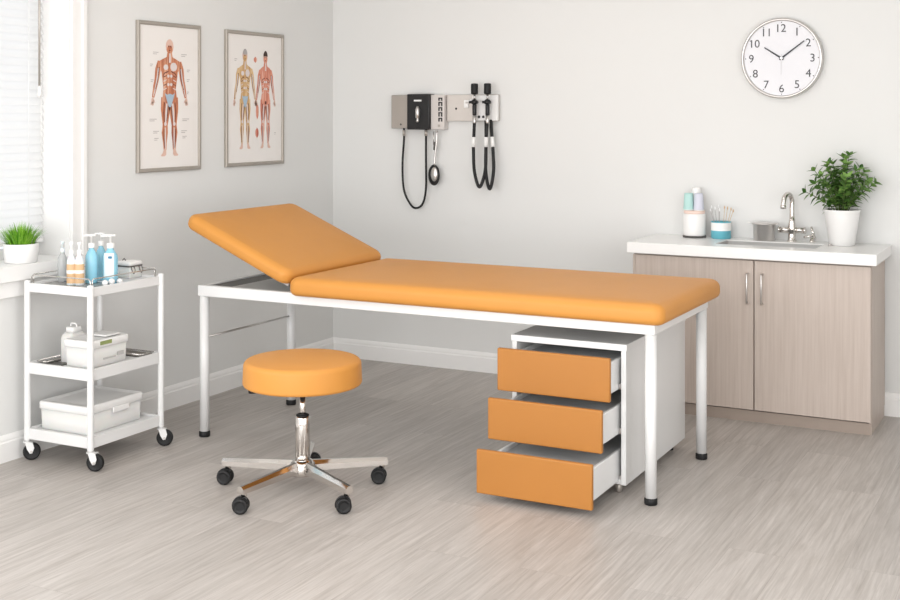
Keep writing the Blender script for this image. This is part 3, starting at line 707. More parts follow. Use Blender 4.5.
# height lever
b = MB(); lv = Vector((SX-0.150, SY-0.070, 0.406)); b.tube([(SX-0.02, SY, 0.404), (SX-0.10, SY-0.045, 0.404), lv], 0.005, 8, 4); lo = obj('height_lever', b, M['chrome'], st)
b = MB(); b.tube([lv, lv+Vector((-0.022, -0.01, -0.010)), lv+Vector((-0.045, -0.02, -0.012))], [0.008, 0.011, 0.010], 10, 3); obj('lever_grip', b, M['rubber'], lo)
def caster(parent, x, y, ang, m_body=None):
    """twin-wheel hooded caster; ang = direction the wheel trails"""
    tx, ty = math.cos(ang), math.sin(ang); ax = Vector((-ty, tx, 0)); c = Vector((x+tx*0.012, y+ty*0.012, 0.030))
    b = MB()
    b.cyl((x, y, 0.052), (x, y, 0.068), 0.007, n=12)
    # hood: half ring over the wheels
    rr = []
    for k in range(9):
        t = -0.25 + k/8*(PI*0.75+0.25); d = Vector((tx*math.cos(t), ty*math.cos(t), math.sin(t)))
        rr.append([c + d*0.024 + ax*0.008, c + d*0.0335 + ax*0.008, c + d*0.0335 - ax*0.008, c + d*0.024 - ax*0.008])
    b.rings(rr, True, True, False)
    b.cyl(c - ax*0.012, c + ax*0.012, 0.008, n=12)
    o = obj('caster', b, M['black'], parent)
    for s_ in (-1, 1):
        b = MB(); a0 = c + ax*s_*0.0085; a1 = c + ax*s_*0.026
        q_ = (a1-a0).to_track_quat('Z', 'Y'); Lh = (a1-a0).length
        rings = []
        for r_, h_ in ((0.010, 0), (0.028, 0.0), (0.030, 0.002), (0.030, Lh-0.006), (0.027, Lh-0.0015), (0.020, Lh), (0.019, Lh-0.002), (0.012, Lh-0.001)):
            rings.append([a0 + q_ @ Vector((r_*math.cos(2*PI*i/28), r_*math.sin(2*PI*i/28), h_)) for i in range(28)])
        b.rings(rings); obj('wheel', b, M['rubber'], o)
for k in range(5):
    an = math.radians(190.5+72*k); d = Vector((math.cos(an), math.sin(an), 0)); n_ = Vector((-d.y, d.x, 0)); c = Vector((SX, SY, 0))
    def sec(r, z, hw, hh):
        p = c + d*r; ch = 0.35
        return [p+n_*hw*ch+Vector((0,0,z+hh)), p-n_*hw*ch+Vector((0,0,z+hh)), p-n_*hw+Vector((0,0,z+hh*0.3)), p-n_*hw+Vector((0,0,z-hh)), p+n_*hw+Vector((0,0,z-hh)), p+n_*hw+Vector((0,0,z+hh*0.3))]
    b = MB(); b.rings([sec(0.02, 0.102, 0.021, 0.021), sec(0.10, 0.100, 0.020, 0.019), sec(0.30, 0.092, 0.0165, 0.015), sec(0.347, 0.090, 0.0155, 0.014)], True, True, False)
    a_ = obj('base_arm', b, M['chrome'], st)
    e = c + d*0.327
    b = MB(); b.cyl((e.x, e.y, 0.064), (e.x, e.y, 0.088), 0.0115, n=18); obj('caster_socket', b, M['chrome'], a_)
    caster(st, e.x, e.y, math.radians((198, 205, 215, 205, 30)[k]))

# ---------------------------------------------------------------- sink cabinet and worktop
KY = -0.445
KX0, KX1 = gx(633, KY), gx(871.5, KY)
cab = thing('sink_cabinet', 'taupe wood two-door base cabinet against the back wall', 'cabinet', ((KX0+KX1)/2, KY/2, 0))
b = MB()
b.box(KX0, KX0+0.018, KY+0.02, -0.018, 0.0, 0.79); b.box(KX1-0.018, KX1, KY+0.0195, -0.018, 0.056, 0.79, 0.001)
b.box(KX1-0.014, KX1-0.002, KY+0.012, -0.018, 0.0, 0.058)
b.box(KX0+0.018, KX1-0.018, -0.03, -0.018, 0.05, 0.79); b.box(KX0+0.018, KX1-0.018, KY+0.022, -0.03, 0.056, 0.072)
b.box(KX0+0.018, KX1-0.018, KY+0.022, KY+0.03, 0.072, 0.79)
obj('carcass', b, M['cab_wood'], cab)
b = MB(); b.box(KX0, KX1-0.004, KY+0.010, KY+0.021, 0.0, 0.054); obj('toe_kick', b, mat('darker_laminate', (160, 146, 135), 0.5, noise=0.04), cab)
SPL = gx(754, KY)
for x0, x1, hx in ((KX0+0.012, SPL-0.0025, gx(746.5, KY-0.03)), (SPL+0.0025, KX1-0.003, gx(761, KY-0.03))):
    b = MB(); b.box(x0, x1, KY-0.002, KY+0.018, 0.060, 0.784, 0.0015); d = obj('door', b, M['cab_wood'], cab)
    b = MB(); b.tube([(hx, KY-0.002, 0.722), (hx, KY-0.026, 0.722), (hx, KY-0.030, 0.716), (hx, KY-0.030, 0.584), (hx, KY-0.026, 0.578), (hx, KY-0.002, 0.578)], 0.0048, 10); obj('handle', b, M['steel'], d, label='slim vertical steel bar handle')
b = MB(); b.box(KX0, KX0+0.011, KY-0.001, KY+0.02, 0.056, 0.784); obj('end_strip', b, M['cab_wood'], cab)

CT0, CT1, CYF = 0.794, 0.848, -0.488
wx0, wx1 = gx(627, CYF), gx(876.5, CYF)
SX0, SX1, SY0, SY1 = gx(726, -0.15), gx(822, -0.2), -0.36, -0.135
wt = None
b = MB()
def rect(ins, z, x0=wx0, x1=wx1, y0=CYF, y1=-0.001): return [(x0+ins, y0+ins, z), (x1-ins, y0+ins, z), (x1-ins, y1, z), (x0+ins, y1, z)]
hole = lambda z, i=0: [(SX0+i, SY0+i, z), (SX1-i, SY0+i, z), (SX1-i, SY1-i, z), (SX0+i, SY1-i, z)]
b.rings([hole(CT0), rect(0.003, CT0), rect(0, CT0+0.003), rect(0, CT1-0.003), rect(0.003, CT1), hole(CT1), hole(CT0)], False, False, False)
wt = tag(obj('worktop', b, M['counter'], origin=((wx0+wx1)/2, CYF/2, CT0)), 'thick white quartz worktop over the taupe cabinet', 'worktop')
b = MB()
b.rings([hole(0.843, 0.0005), hole(0.828, 0.002), hole(0.735, 0.012), hole(0.725, 0.03)], False, True, False)
b.rings([hole(0.843, 0.0005), hole(0.8435, 0.006), hole(0.83, 0.006), hole(0.737, 0.016)], False, False, False)
sk = tag(obj('sink', b, mat('grey_sink_enamel', (190, 189, 187), 0.2, noise=0.01), origin=((SX0+SX1)/2, -0.2, 0.725)), 'shallow pale grey basin set into the worktop below the faucet', 'sink')

# faucet
fx, fy, ft = gx(792, -0.075), -0.075, CT1
fa = thing('faucet', 'chrome gooseneck faucet with cross levers behind the sink', 'faucet', (fx, fy, ft))
b = MB(); b.lathe(fx, fy, [(0.026, ft), (0.026, ft+0.004), (0.020, ft+0.008), (0.0195, ft+0.050), (0.024, ft+0.06), (0.021, ft+0.075), (0.017, ft+0.10), (0.014, ft+0.13)], 28); obj('body', b, M['chrome'], fa)
b = MB(); b.tube([(fx, fy, ft+0.10), (fx, fy, ft+0.16), (fx, fy, ft+0.205), (fx-0.006, fy-0.012, ft+0.233), (fx-0.014, fy-0.034, ft+0.242), (fx-0.024, fy-0.058, ft+0.228), (fx-0.028, fy-0.068, ft+0.200), (fx-0.029, fy-0.070, ft+0.175)], 0.0125, 14, 6); obj('spout', b, M['chrome'], fa)
b = MB(); b.cyl((fx-0.029, fy-0.070, ft+0.170), (fx-0.029, fy-0.070, ft+0.190), 0.015, n=18); obj('aerator', b, M['chrome'], fa)
for s_ in (-1, 1):
    b = MB(); b.cyl((fx+s_*0.012, fy, ft+0.058), (fx+s_*0.060, fy, ft+0.058), 0.015, n=18); b.cyl((fx+s_*0.060, fy, ft+0.058), (fx+s_*0.069, fy, ft+0.058), 0.0175, n=20); h_ = obj('valve', b, M['chrome'], fa)
hx_ = gx(812, -0.06)
b = MB(); b.lathe(hx_, -0.06, [(0.015, ft), (0.015, ft+0.004), (0.010, ft+0.008), (0.009, ft+0.024)], 18)
b.tube([(hx_-0.040, -0.062, ft+0.022), (hx_+0.004, -0.06, ft+0.034)], 0.006, 10); b.tube([(hx_+0.014, -0.06, ft+0.018), (hx_-0.004, -0.062, ft+0.078)], [0.0075, 0.0055], 10)
tag(obj('tap_lever', b, M['chrome'], origin=(hx_, -0.06, ft)), 'small separate chrome tap lever right of the gooseneck faucet', 'tap')
b = MB(); px_ = gx(830, -0.19); b.lathe(px_, -0.19, [(0.009, ft), (0.010, ft+0.004), (0.005, ft+0.009)], 14); tag(obj('drain_button', b, M['steel'], origin=(px_, -0.19, ft)), 'tiny steel button on worktop in front of the leafy plant pot', 'button')

# steel cup with lid
mx_, my_ = gx(764, -0.085), -0.085
mc = thing('steel_canister', 'small lidded stainless steel canister left of the faucet', 'canister', (mx_, my_, ft))
b = MB(); b.lathe(mx_, my_, [(0.049, ft), (0.053, ft+0.003), (0.054, ft+0.084), (0.056, ft+0.086), (0.052, ft+0.087), (0.050, ft+0.01), (0.001, ft+0.008)], 36, cap1=False); satin = mat('satin_steel', (214, 211, 208), 0.3, 0.75, noise=0.03, nscale=40); obj('cup', b, satin, mc)
b = MB(); b.lathe(mx_, my_, [(0.058, ft+0.082), (0.064, ft+0.086), (0.064, ft+0.090), (0.05, ft+0.092), (0.02, ft+0.088), (0.002, ft+0.088)], 36); b.box(mx_-0.082, mx_-0.055, my_-0.012, my_+0.012, ft+0.086, ft+0.090, 0.001); b.box(mx_+0.055, mx_+0.074, my_-0.012, my_+0.012, ft+0.084, ft+0.088, 0.001); obj('lid', b, satin, mc)
# swab jar
jx, jy = gx(721, -0.085), -0.085
sj = thing('swab_jar', 'short white and teal jar holding thin swabs', 'jar', (jx, jy, ft))
b = MB(); b.lathe(jx, jy, [(0.048, ft), (0.051, ft+0.003), (0.0515, ft+0.042)], 36, cap1=False); obj('lower_band', b, M['teal'], sj, label='teal lower half')
b = MB(); b.lathe(jx, jy, [(0.0515, ft+0.042), (0.0515, ft+0.083)], 36, cap0=False, cap1=False); obj('upper_band', b, M['ceramic'], sj, label='white upper half')
b = MB(); b.lathe(jx, jy, [(0.0515, ft+0.083), (0.052, ft+0.088), (0.049, ft+0.088), (0.0485, ft+0.02), (0.002, ft+0.018)], 36, cap0=False, cap1=False); obj('rim', b, M['teal'], sj)
for k, (dx, dy, tx, ty, hh) in enumerate([(-0.02, 0.0, -0.012, 0.0, 0.155), (-0.014, 0.01, -0.002, 0.005, 0.165), (-0.024, -0.01, -0.022, -0.006, 0.162), (-0.008, -0.012, 0.006, -0.01, 0.15), (-0.028, 0.012, -0.034, 0.01, 0.142),
                                         (0.02, 0.0, 0.014, 0.0, 0.158), (0.024, 0.01, 0.024, 0.008, 0.152), (0.016, -0.01, 0.008, -0.01, 0.163), (0.03, -0.004, 0.036, -0.004, 0.146)]):
    p0 = Vector((jx+dx*0.8, jy+dy, ft+0.024)); p1 = Vector((jx+dx+tx, jy+dy+ty, ft+hh))
    b = MB(); b.cyl(p0, p1, 0.0012, n=6); d_ = (p1-p0).normalized()
    g_ = k >= 5
    sw = obj('cotton_swab', b, M['wood_stick'] if g_ else M['pgrey'], origin=p0)
    b = MB(); b.sphere(p1, 0.0034, 0.0034, 0.009, 8, 6); obj('tip', b, M['tan'] if g_ else M['cotton'], sw)
    tag(sw, 'tan wooden stick in the right bunch in teal jar' if g_ else 'pale grey swab in the left bunch in teal jar', 'swab', 'tan sticks in the teal jar' if g_ else 'grey swabs in the teal jar')
# cup dispenser
ux, uy = gx(694.5, -0.09), -0.09
cdp = thing('cup_canister', 'white round canister with grey base, standing under the paper cups', 'canister', (ux, uy, ft))
b = MB(); b.lathe(ux, uy, [(0.058, ft), (0.061, ft+0.002), (0.061, ft+0.008), (0.057, ft+0.010)], 36); obj('base', b, M['dark_grey'], cdp)
b = MB(); b.lathe(ux, uy, [(0.055, ft+0.010), (0.058, ft+0.016), (0.058, ft+0.118), (0.055, ft+0.125)], 36); obj('body', b, M['ceramic'], cdp)
b = MB(); b.lathe(ux, uy, [(0.054, ft+0.125), (0.055, ft+0.130), (0.055, ft+0.139), (0.052, ft+0.141)], 36); obj('collar', b, M['pink'], cdp, label='peach collar')
def cup(x, y, z, m, label, h=0.090, r0=0.0275, r1=0.0225):
    t = thing('paper_cup', label, 'paper cup', (x, y, z), 'upturned paper cups on the white canister')
    b = MB(); b.lathe(x, y, [(r0-0.001, z+0.003), (r0, z+0.005), (r1, z+h-0.004), (r1-0.001, z+h), (r1-0.003, z+h), (r1-0.003, z+h-0.003), (0.001, z+h-0.003)], 24, cap0=True, cap1=False); obj('cup_wall', b, m, t)
    b = MB()
    for k in range(24):
        pass
    b.lathe(x, y, [(r0-0.002, z), (r0+0.0015, z+0.0015), (r0+0.0015, z+0.004), (r0, z+0.005)], 24); obj('cup_rim', b, M['ceramic'], t)
cz = ft+0.1415
cup(ux-0.027, uy-0.016, cz, M['mint'], 'mint paper cup upside down on white canister, on the left')
cup(ux+0.027, uy-0.016, cz, M['lavender'], 'lavender paper cup upside down on white canister, on the right')
cup(ux+0.001, uy+0.031, cz, M['ceramic'], 'white paper cup upside down on white canister, behind the coloured two', h=0.118)

# leafy plant
gx_, gy_ = gx(842, -0.135), -0.135
pl = thing('potted_plant', 'leafy green plant in white tapered pot on the worktop', 'potted plant', (gx_, gy_, ft))
b = MB(); b.lathe(gx_, gy_, [(0.056, ft), (0.062, ft+0.004), (0.0855, ft+0.168), (0.087, ft+0.172), (0.086, ft+0.176), (0.082, ft+0.176), (0.080, ft+0.170), (0.078, ft+0.158), (0.002, ft+0.158)], 44, cap1=False); obj('pot', b, M['ceramic'], pl)
b = MB(); b.lathe(gx_, gy_, [(0.0755, ft+0.156), (0.05, ft+0.164), (0.002, ft+0.166)], 28, cap0=False); obj('soil', b, M['soil'], pl)
bs, bl_ = MB(), MB()
def leaf(b, base, dirv, up, L_, W_, bend=0.25):
    dirv = dirv.normalized(); side = dirv.cross(up)
    if side.length < 1e-3: side = Vector((1, 0, 0))
    side.normalize(); nrm = side.cross(dirv).normalized()
    prof_ = [(0.0, 0.03), (0.22, 0.75), (0.48, 1.0), (0.75, 0.62), (1.0, 0.02)]
    mid, lf, rt = [], [], []
    for t, w_ in prof_:
        c = base + dirv*L_*t - nrm*bend*L_*t*t
        mid.append(b.bm.verts.new(c)); lf.append(b.bm.verts.new(c + side*W_*w_*0.5 + nrm*W_*w_*0.16)); rt.append(b.bm.verts.new(c - side*W_*w_*0.5 + nrm*W_*w_*0.16))
    for i in range(4):
        for f in (b.bm.faces.new((mid[i], lf[i], lf[i+1], mid[i+1])), b.bm.faces.new((mid[i], mid[i+1], rt[i+1], rt[i]))): f.smooth = True; f.material_index = 0
rnd = random.Random(11)
NS = 21
for i in range(NS):
    an = 2*PI*i/NS*2.618 + rnd.uniform(-0.3, 0.3); sp = ((i+0.5)/NS)**0.6
    reach = 0.146*sp; hgt = 0.262 - 0.15*sp**2.4 + rnd.uniform(-0.025, 0.02)
    base = Vector((gx_+0.03*sp*math.cos(an), gy_+0.03*sp*math.sin(an), ft+0.16))
    ymul = 0.62
    pts = []
    for k in range(8):
        t = k/7; pts.append(base + Vector((math.cos(an)*reach*t**1.25, math.sin(an)*reach*t**1.25*ymul, hgt*(t**0.85))))
    bs.tube(pts, [0.0028, 0.0022, 0.0014], 6)
    PTS = catmull(pts, 3); n_ = len(PTS); rot = rnd.uniform(0, PI)
    k = int(n_*0.18)
    while k < n_-1:
        p = PTS[k]; d = (PTS[min(k+1, n_-1)]-PTS[k-1]).normalized(); rot += PI/2 + rnd.uniform(-0.2, 0.2)
        u = d.orthogonal().normalized(); v = d.cross(u)
        tt = k/n_
        for s_ in (0, PI):
            o_ = u*math.cos(rot+s_)+v*math.sin(rot+s_)
            leaf(bl_, p, o_*1.0 + d*rnd.uniform(0.25, 0.8), d, rnd.uniform(0.046, 0.064)*(1.0 - 0.2*tt), rnd.uniform(0.024, 0.031), rnd.uniform(0.05, 0.35))
        k += 2
    d = (PTS[-1]-PTS[-3]).normalized(); u = d.orthogonal().normalized(); v = d.cross(u)
    for j in range(4):
        o_ = u*math.cos(rot+j*PI/2)+v*math.sin(rot+j*PI/2)
        leaf(bl_, PTS[-1], o_*0.8 + d*0.7, d, rnd.uniform(0.036, 0.05), 0.021, 0.1)
# keep every leaf clear of the wall
for v in bl_.bm.verts:
    if v.co.y > -0.006: v.co.y = -0.006 - (v.co.y+0.006)*0.1
obj('stems', bs, M['stem'], pl); obj('foliage', bl_, M['leaf'], pl)

# ---------------------------------------------------------------- grass pot on the sill
px_, py_, pz_ = -0.026, -2.478, 0.843
gp = thing('potted_grass', 'bright green grass tuft in low white pot on window sill', 'potted plant', (px_, py_, pz_))
b = MB(); b.lathe(px_, py_, [(0.064, pz_), (0.070, pz_+0.004), (0.074, pz_+0.078), (0.073, pz_+0.084), (0.069, pz_+0.084), (0.067, pz_+0.07), (0.002, pz_+0.07)], 44, cap1=False); obj('pot', b, M['ceramic'], gp)
b = MB(); b.lathe(px_, py_, [(0.066, pz_+0.068), (0.03, pz_+0.075), (0.002, pz_+0.077)], 28, cap0=False); obj('soil', b, M['soil'], gp)
b = MB(); rnd = random.Random(5)
for i in range(420):
    an = rnd.uniform(0, 2*PI); r = 0.058*math.sqrt(rnd.random()); base = Vector((px_+r*math.cos(an), py_+r*math.sin(an), pz_+0.072))
    lean = 0.008 + 0.060*(r/0.058)**1.3*rnd.uniform(0.7, 1.2); hh = (0.112 - 0.045*(r/0.058)**1.8)*rnd.uniform(0.75, 1.08)
    an2 = an + rnd.uniform(-0.5, 0.5); d = Vector((math.cos(an2), math.sin(an2), 0)); sd = Vector((-d.y, d.x, 0))*0.0026
    q0 = None; vv = []
    for k in range(5):
        t = k/4; c = base + d*lean*t**1.8 + Vector((0, 0, hh*t)); ww = (1-t)**0.7
        if c.x < -0.125: c.x = -0.125
        vv.append((b.bm.verts.new(c+sd*ww+Vector((0, 0, 0))), b.bm.verts.new(c-sd*ww*1.0)) )
    for k in range(4):
        f = b.bm.faces.new((vv[k][0], vv[k][1], vv[k+1][1], vv[k+1][0])); f.smooth = True
obj('grass_blades', b, M['grass'], gp)

# ---------------------------------------------------------------- trolley
TX0, TX1, TY0, TY1 = 0.068, 0.430, -2.530, -2.090
tr_ = thing('medical_trolley', 'white three-shelf metal trolley on black casters beside the window', 'trolley', ((TX0+TX1)/2, (TY0+TY1)/2, 0))
corners = ((TX0, TY0), (TX1, TY0), (TX1, TY1), (TX0, TY1))
for x, y in corners:
    b = MB(); b.lathe(x, y, [(0.0135, 0.085), (0.014, 0.09), (0.014, 0.770), (0.012, 0.776), (0.004, 0.778)], 18); obj('post', b, M['white_metal'], tr_)
for z0, z1 in ((0.092, 0.138), (0.375, 0.423), (0.728, 0.766)):
    b = MB(); lip = 0.010
    x0, x1, y0, y1 = TX0-0.004, TX1+0.004, TY0-0.004, TY1+0.004
    R4 = lambda i, z: [(x0+i, y0+i, z), (x1-i, y0+i, z), (x1-i, y1-i, z), (x0+i, y1-i, z)]
    b.rings([R4(0.012, z0), R4(0.001, z0), R4(0, z0+0.001), R4(0, z1-0.001), R4(0.001, z1), R4(0.012, z1), R4(0.013, z1-0.001), R4(0.015, z1-lip)], True, True, False)
    obj('shelf', b, M['white_metal'], tr_)
S1, S2, S3 = 0.128, 0.413, 0.756
for i, (x, y) in enumerate(corners):
    an = (math.radians(38), math.radians(18), math.radians(33), math.radians(45))[i]
    t_, a_ = Vector((math.cos(an), math.sin(an), 0)), Vector((-math.sin(an), math.cos(an), 0)); c = Vector((x, y, 0.0365)) + t_*(0.018 if i != 1 else 0.022)
    b = MB(); b.cyl((x, y, 0.077), (x, y, 0.092), 0.009, n=14); b.cyl((x, y, 0.0755), (x, y, 0.080), 0.018, n=18)
    for s_ in (-1, 1):
        pts = [(-0.020, 0.039), (0.012, 0.039), (0.018, 0.016), (0.010, -0.006), (0.000, -0.007), (-0.012, 0.012)]
        l0 = [c + t_*(u-0.006) + Vector((0, 0, v)) + a_*s_*0.0135 for u, v in pts]; l1 = [p + a_*s_*0.0025 for p in l0]
        b.rings([l0, l1], True, True, False)
    l0 = [c + t_*(u-0.006) + Vector((0, 0, v)) for u, v in ((-0.020, 0.0372), (0.012, 0.0372), (0.012, 0.0405), (-0.020, 0.0405))]
    b.rings([[p - a_*0.0158 for p in l0], [p + a_*0.0158 for p in l0]], True, True, False)
    cs = obj('caster', b, M['steel'] if i < 0 else M['white_metal'], tr_)
    b = MB(); q_ = a_.to_track_quat('Z', 'Y')
    rings = [[c + q_ @ Vector((r_*math.cos(2*PI*k/32), r_*math.sin(2*PI*k/32), h_)) for k in range(32)] for r_, h_ in ((0.012, -0.010), (0.024, -0.009), (0.026, -0.012), (0.033, -0.012), (0.0365, -0.008), (0.0365, 0.008), (0.033, 0.012), (0.026, 0.012), (0.024, 0.009), (0.012, 0.010))]
    b.rings(rings); wh = obj('wheel', b, M['rubber'], cs)
    b = MB(); b.cyl(c-a_*0.018, c+a_*0.018, 0.006, n=12); obj('axle', b, M['steel'], cs)
# wire guard rail on the top shelf
b = MB(); zr = 0.800; i_ = 0.012
b.tube([(TX0+i_, TY0+i_, 0.760), (TX0+i_, TY0+i_, zr-0.008), (TX0+i_+0.01, TY0+i_, zr), (TX1-i_-0.01, TY0+i_, zr), (TX1-i_, TY0+i_, zr-0.008), (TX1-i_, TY0+i_, 0.760)], 0.0028, 8)
b.tube([(TX1-i_, TY0+i_+0.012, 0.760), (TX1-i_, TY0+i_+0.012, zr-0.004), (TX1-i_, TY0+i_+0.02, zr), (TX1-i_, TY1-i_-0.02, zr), (TX1-i_, TY1-i_-0.010, zr-0.006), (TX1-i_, TY1-i_-0.010, 0.760)], 0.0028, 8)
b.tube([(TX0+i_, TY0+i_+0.012, 0.760), (TX0+i_, TY0+i_+0.012, zr), (TX0+i_, TY1-i_-0.01, zr), (TX0+i_, TY1-i_-0.01, 0.760)], 0.0028, 8)
b.tube([(TX0+i_, TY1-i_, 0.760), (TX0+i_, TY1-i_, zr), (TX1-i_-0.012, TY1-i_, zr), (TX1-i_-0.012, TY1-i_, 0.760)], 0.0028, 8)
obj('guard_rail', b, M['chrome'], tr_, label='thin chrome wire guard rail')
b = MB(); b.box(TX0+0.03, TX1-0.06, TY0+0.03, TY0+0.19, S3, S3+0.004, 0.001); tag(obj('tray_mat', b, mat('grey_glass_mat', (150, 150, 148), 0.25, noise=0.04), origin=(0.2, -2.42, S3)), 'flat grey mat lying on the trolley top shelf under the bottles', 'mat')
MT = S3+0.004

def bottle(x, y, z, r, h, mbody, mcap, name, label, cat, group, kind, rot=0.0, lab=None):
    """pump bottle: body, collar, pump head with spout"""
    t = thing(name, label, cat, (x, y, z), group)
    hb = h*0.70
    b = MB(); b.lathe(x, y, [(r*0.9, z), (r, z+0.004), (r, z+hb*0.72), (r*0.93, z+hb*0.82), (r*0.62, z+hb*0.93), (r*0.42, z+hb), (r*0.42, z+hb+h*0.03)], 28); obj('body', b, mbody, t)
    b = MB(); b.lathe(x, y, [(r*0.50, z+hb+h*0.02), (r*0.52, z+hb+h*0.03), (r*0.52, z+hb+h*0.11), (r*0.40, z+hb+h*0.12)], 20); obj('collar', b, mcap, t)
    b = MB()
    if kind == 'pump':
        b.lathe(x, y, [(r*0.16, z+hb+h*0.12), (r*0.16, z+h*0.95), (r*0.42, z+h*0.955), (r*0.46, z+h*0.985), (r*0.3, z+h)], 16)
        dx, dy = math.cos(rot), math.sin(rot)
        b.tube([(x, y, z+h*0.975), (x+dx*r*0.9, y+dy*r*0.9, z+h*0.975), (x+dx*r*1.35, y+dy*r*1.35, z+h*0.955)], [r*0.20, r*0.16], 10)
        b.tube([(x, y, z+h*0.975), (x-dx*r*0.7, y-dy*r*0.7, z+h*0.975)], r*0.16, 10)
    else:
        b.lathe(x, y, [(r*0.40, z+hb+h*0.12), (r*0.36, z+h*0.93), (r*0.46, z+h*0.94), (r*0.44, z+h)], 16)
        dx, dy = math.cos(rot), math.sin(rot)
        b.tube([(x, y, z+h*0.96), (x+dx*r*0.8, y+dy*r*0.8, z+h*0.955)], r*0.16, 8)
    obj('pump_head', b, mcap, t)
    if lab:
        m_, z0, z1, a0, a1 = lab
        b = MB(); rr = []
        for k in range(13):
            a = a0 + (a1-a0)*k/12; rr.append([(x+(r+0.0007)*math.cos(a), y+(r+0.0007)*math.sin(a), z+z0), (x+(r+0.0007)*math.cos(a), y+(r+0.0007)*math.sin(a), z+z1)])
        b.rings(rr, False, False, True, closed=False); obj('bottle_label', b, m_, t)
    return t
vdir = math.atan2(-FW.y, -FW.x)      # direction a bottle front faces the room
GB = 'pump bottles on the trolley top'
bottle(gx(62.5, -2.40), -2.40, MT, 0.021, 0.178, M['grey_soap'], M['clear'], 'spray_bottle', 'pale grey bottle at the window end of trolley top', 'bottle', GB, 'cap', vdir)
for px__, yy in ((71.5, -2.468), (79.5, -2.452)):
    t = bottle(gx(px__, yy), yy, MT+0.0, 0.0203, 0.186, M['clear'], M['ceramic'], 'pump_bottle', '', 'bottle', GB, 'cap', vdir, (M['tan'], 0.010, 0.092, 0, 2*PI))
    t['label'] = ('left' if px__ < 75 else 'right') + ' of two small tan labelled bottles with clear caps, front of trolley top'
    x = gx(px__, yy); b = MB(); b.lathe(x, yy, [(0.0214, MT+0.052), (0.0214, MT+0.066)], 24, cap0=False, cap1=False); obj('label_stripe', b, M['paper'], t)
bottle(gx(91.5, -2.375), -2.375, MT, 0.0265, 0.212, M['blue_soap'], M['ceramic'], 'pump_bottle', 'light blue pump bottle directly behind the tan bottles', 'bottle', GB, 'pump', AL+PI)
bottle(gx(101, -2.265), -2.265, S3, 0.0235, 0.212, M['blue_soap'], M['ceramic'], 'pump_bottle', 'light blue pump bottle half hidden between two others', 'bottle', GB, 'pump', AL+PI)
t = bottle(gx(110.5, -2.325), -2.325, S3, 0.032, 0.214, M['blue_soap'], M['ceramic'], 'pump_bottle', 'widest light blue pump bottle, white label with blue mark', 'bottle', GB, 'pump', AL+PI, (M['label_white'], 0.03, 0.135, vdir-0.7, vdir+0.75))
x, y = gx(110.5, -2.325), -2.325
b = MB(); rr = []
for k in range(7):
    a = vdir-0.05+0.5*k/6; rr.append([(x+0.0335*math.cos(a), y+0.0335*math.sin(a), S3+0.108+0.006*(k % 2)), (x+0.0335*math.cos(a), y+0.0335*math.sin(a), S3+0.124-0.005*(k % 2))])
b.rings(rr, False, False, False, closed=False); obj('blue_mark', b, M['blue_mark'], t)
# tray mat step under the front blue bottles is at MT; small clasped box
bx0 = gx(129, -2.14)
cb = thing('clasp_box', 'small white box with dark rim and wire clasps, right end of trolley top', 'box', (bx0, -2.14, S3))
b = MB(); b.rrect(bx0-0.042, bx0+0.042, -2.182, -2.098, 0.008, [(0.004, S3), (0.001, S3+0.003), (0, S3+0.052)], 4); obj('box_body', b, M['frosted_plastic'], cb)
b = MB(); b.rrect(bx0-0.045, bx0+0.045, -2.185, -2.095, 0.010, [(0.003, S3+0.052), (0, S3+0.053), (0, S3+0.057), (0.003, S3+0.058)], 4); obj('rim_seal', b, M['dark_grey'], cb, label='dark grey rim seal')
b = MB(); b.rrect(bx0-0.043, bx0+0.043, -2.183, -2.097, 0.010, [(0, S3+0.058), (0, S3+0.070), (0.004, S3+0.075), (0.02, S3+0.077)], 4); obj('lid', b, M['white_plastic'], cb)
for yy in (-2.165, -2.115):
    b = MB(); b.tube([(bx0+0.043, yy-0.008, S3+0.055), (bx0+0.050, yy-0.010, S3+0.038), (bx0+0.051, yy, S3+0.022), (bx0+0.050, yy+0.010, S3+0.038), (bx0+0.043, yy+0.008, S3+0.055)], 0.0018, 8, 3); obj('clasp', b, M['dark_grey'], cb)
b = MB(); b.tube([(bx0-0.03, -2.15, S3+0.076), (bx0-0.02, -2.15, S3+0.086), (bx0-0.01, -2.15, S3+0.076)], 0.0022, 8); obj('lid_handle', b, M['dark_grey'], cb)
for i, (ppx, yy, rr_, lb) in enumerate(((113, -2.41, 0.013, 'cotton ball nearest the widest blue bottle'), (118, -2.37, 0.014, 'middle one of three cotton balls beside blue bottle'), (124, -2.32, 0.013, 'cotton ball farthest right, toward the clasped box'))):
    x = min(gx(ppx, yy), TX1-0.032); b = MB(); b.sphere((x, yy, (S3 if yy > -2.338 else MT)+rr_*0.92), rr_, rr_, rr_*0.92, 14, 10, 0.06); tag(obj('cotton_ball', b, M['cotton'], origin=(x, yy, S3)), lb, 'cotton ball', 'cotton balls on the trolley top')

# middle shelf
def lidded(t, x0, x1, y0, y1, z0, h, lidh, m_body, m_lid, taper=0.008):
    b = MB(); b.rrect(x0+taper, x1-taper, y0+taper, y1-taper, 0.014, [(0.006, z0), (0.0015, z0+0.004), (-taper+0.003, z0+h-lidh)], 5); obj('box_body', b, m_body, t)
    b = MB(); b.rrect(x0-0.002, x1+0.002, y0-0.002, y1+0.002, 0.016, [(0.003, z0+h-lidh-0.004), (0, z0+h-lidh-0.002), (0, z0+h-0.006), (0.003, z0+h-0.001), (0.008, z0+h), (0.018, z0+h), (0.021, z0+h-0.003), (0.05, z0+h-0.003)], 5); obj('lid', b, m_lid, t)
mb = thing('storage_box', 'white lidded plastic box with green label on the middle shelf', 'storage box', (0.31, -2.33, S2))
lidded(mb, 0.232, 0.392, -2.485, -2.255, S2, 0.116, 0.028, M['frosted_plastic'], M['white_plastic'], 0.005)
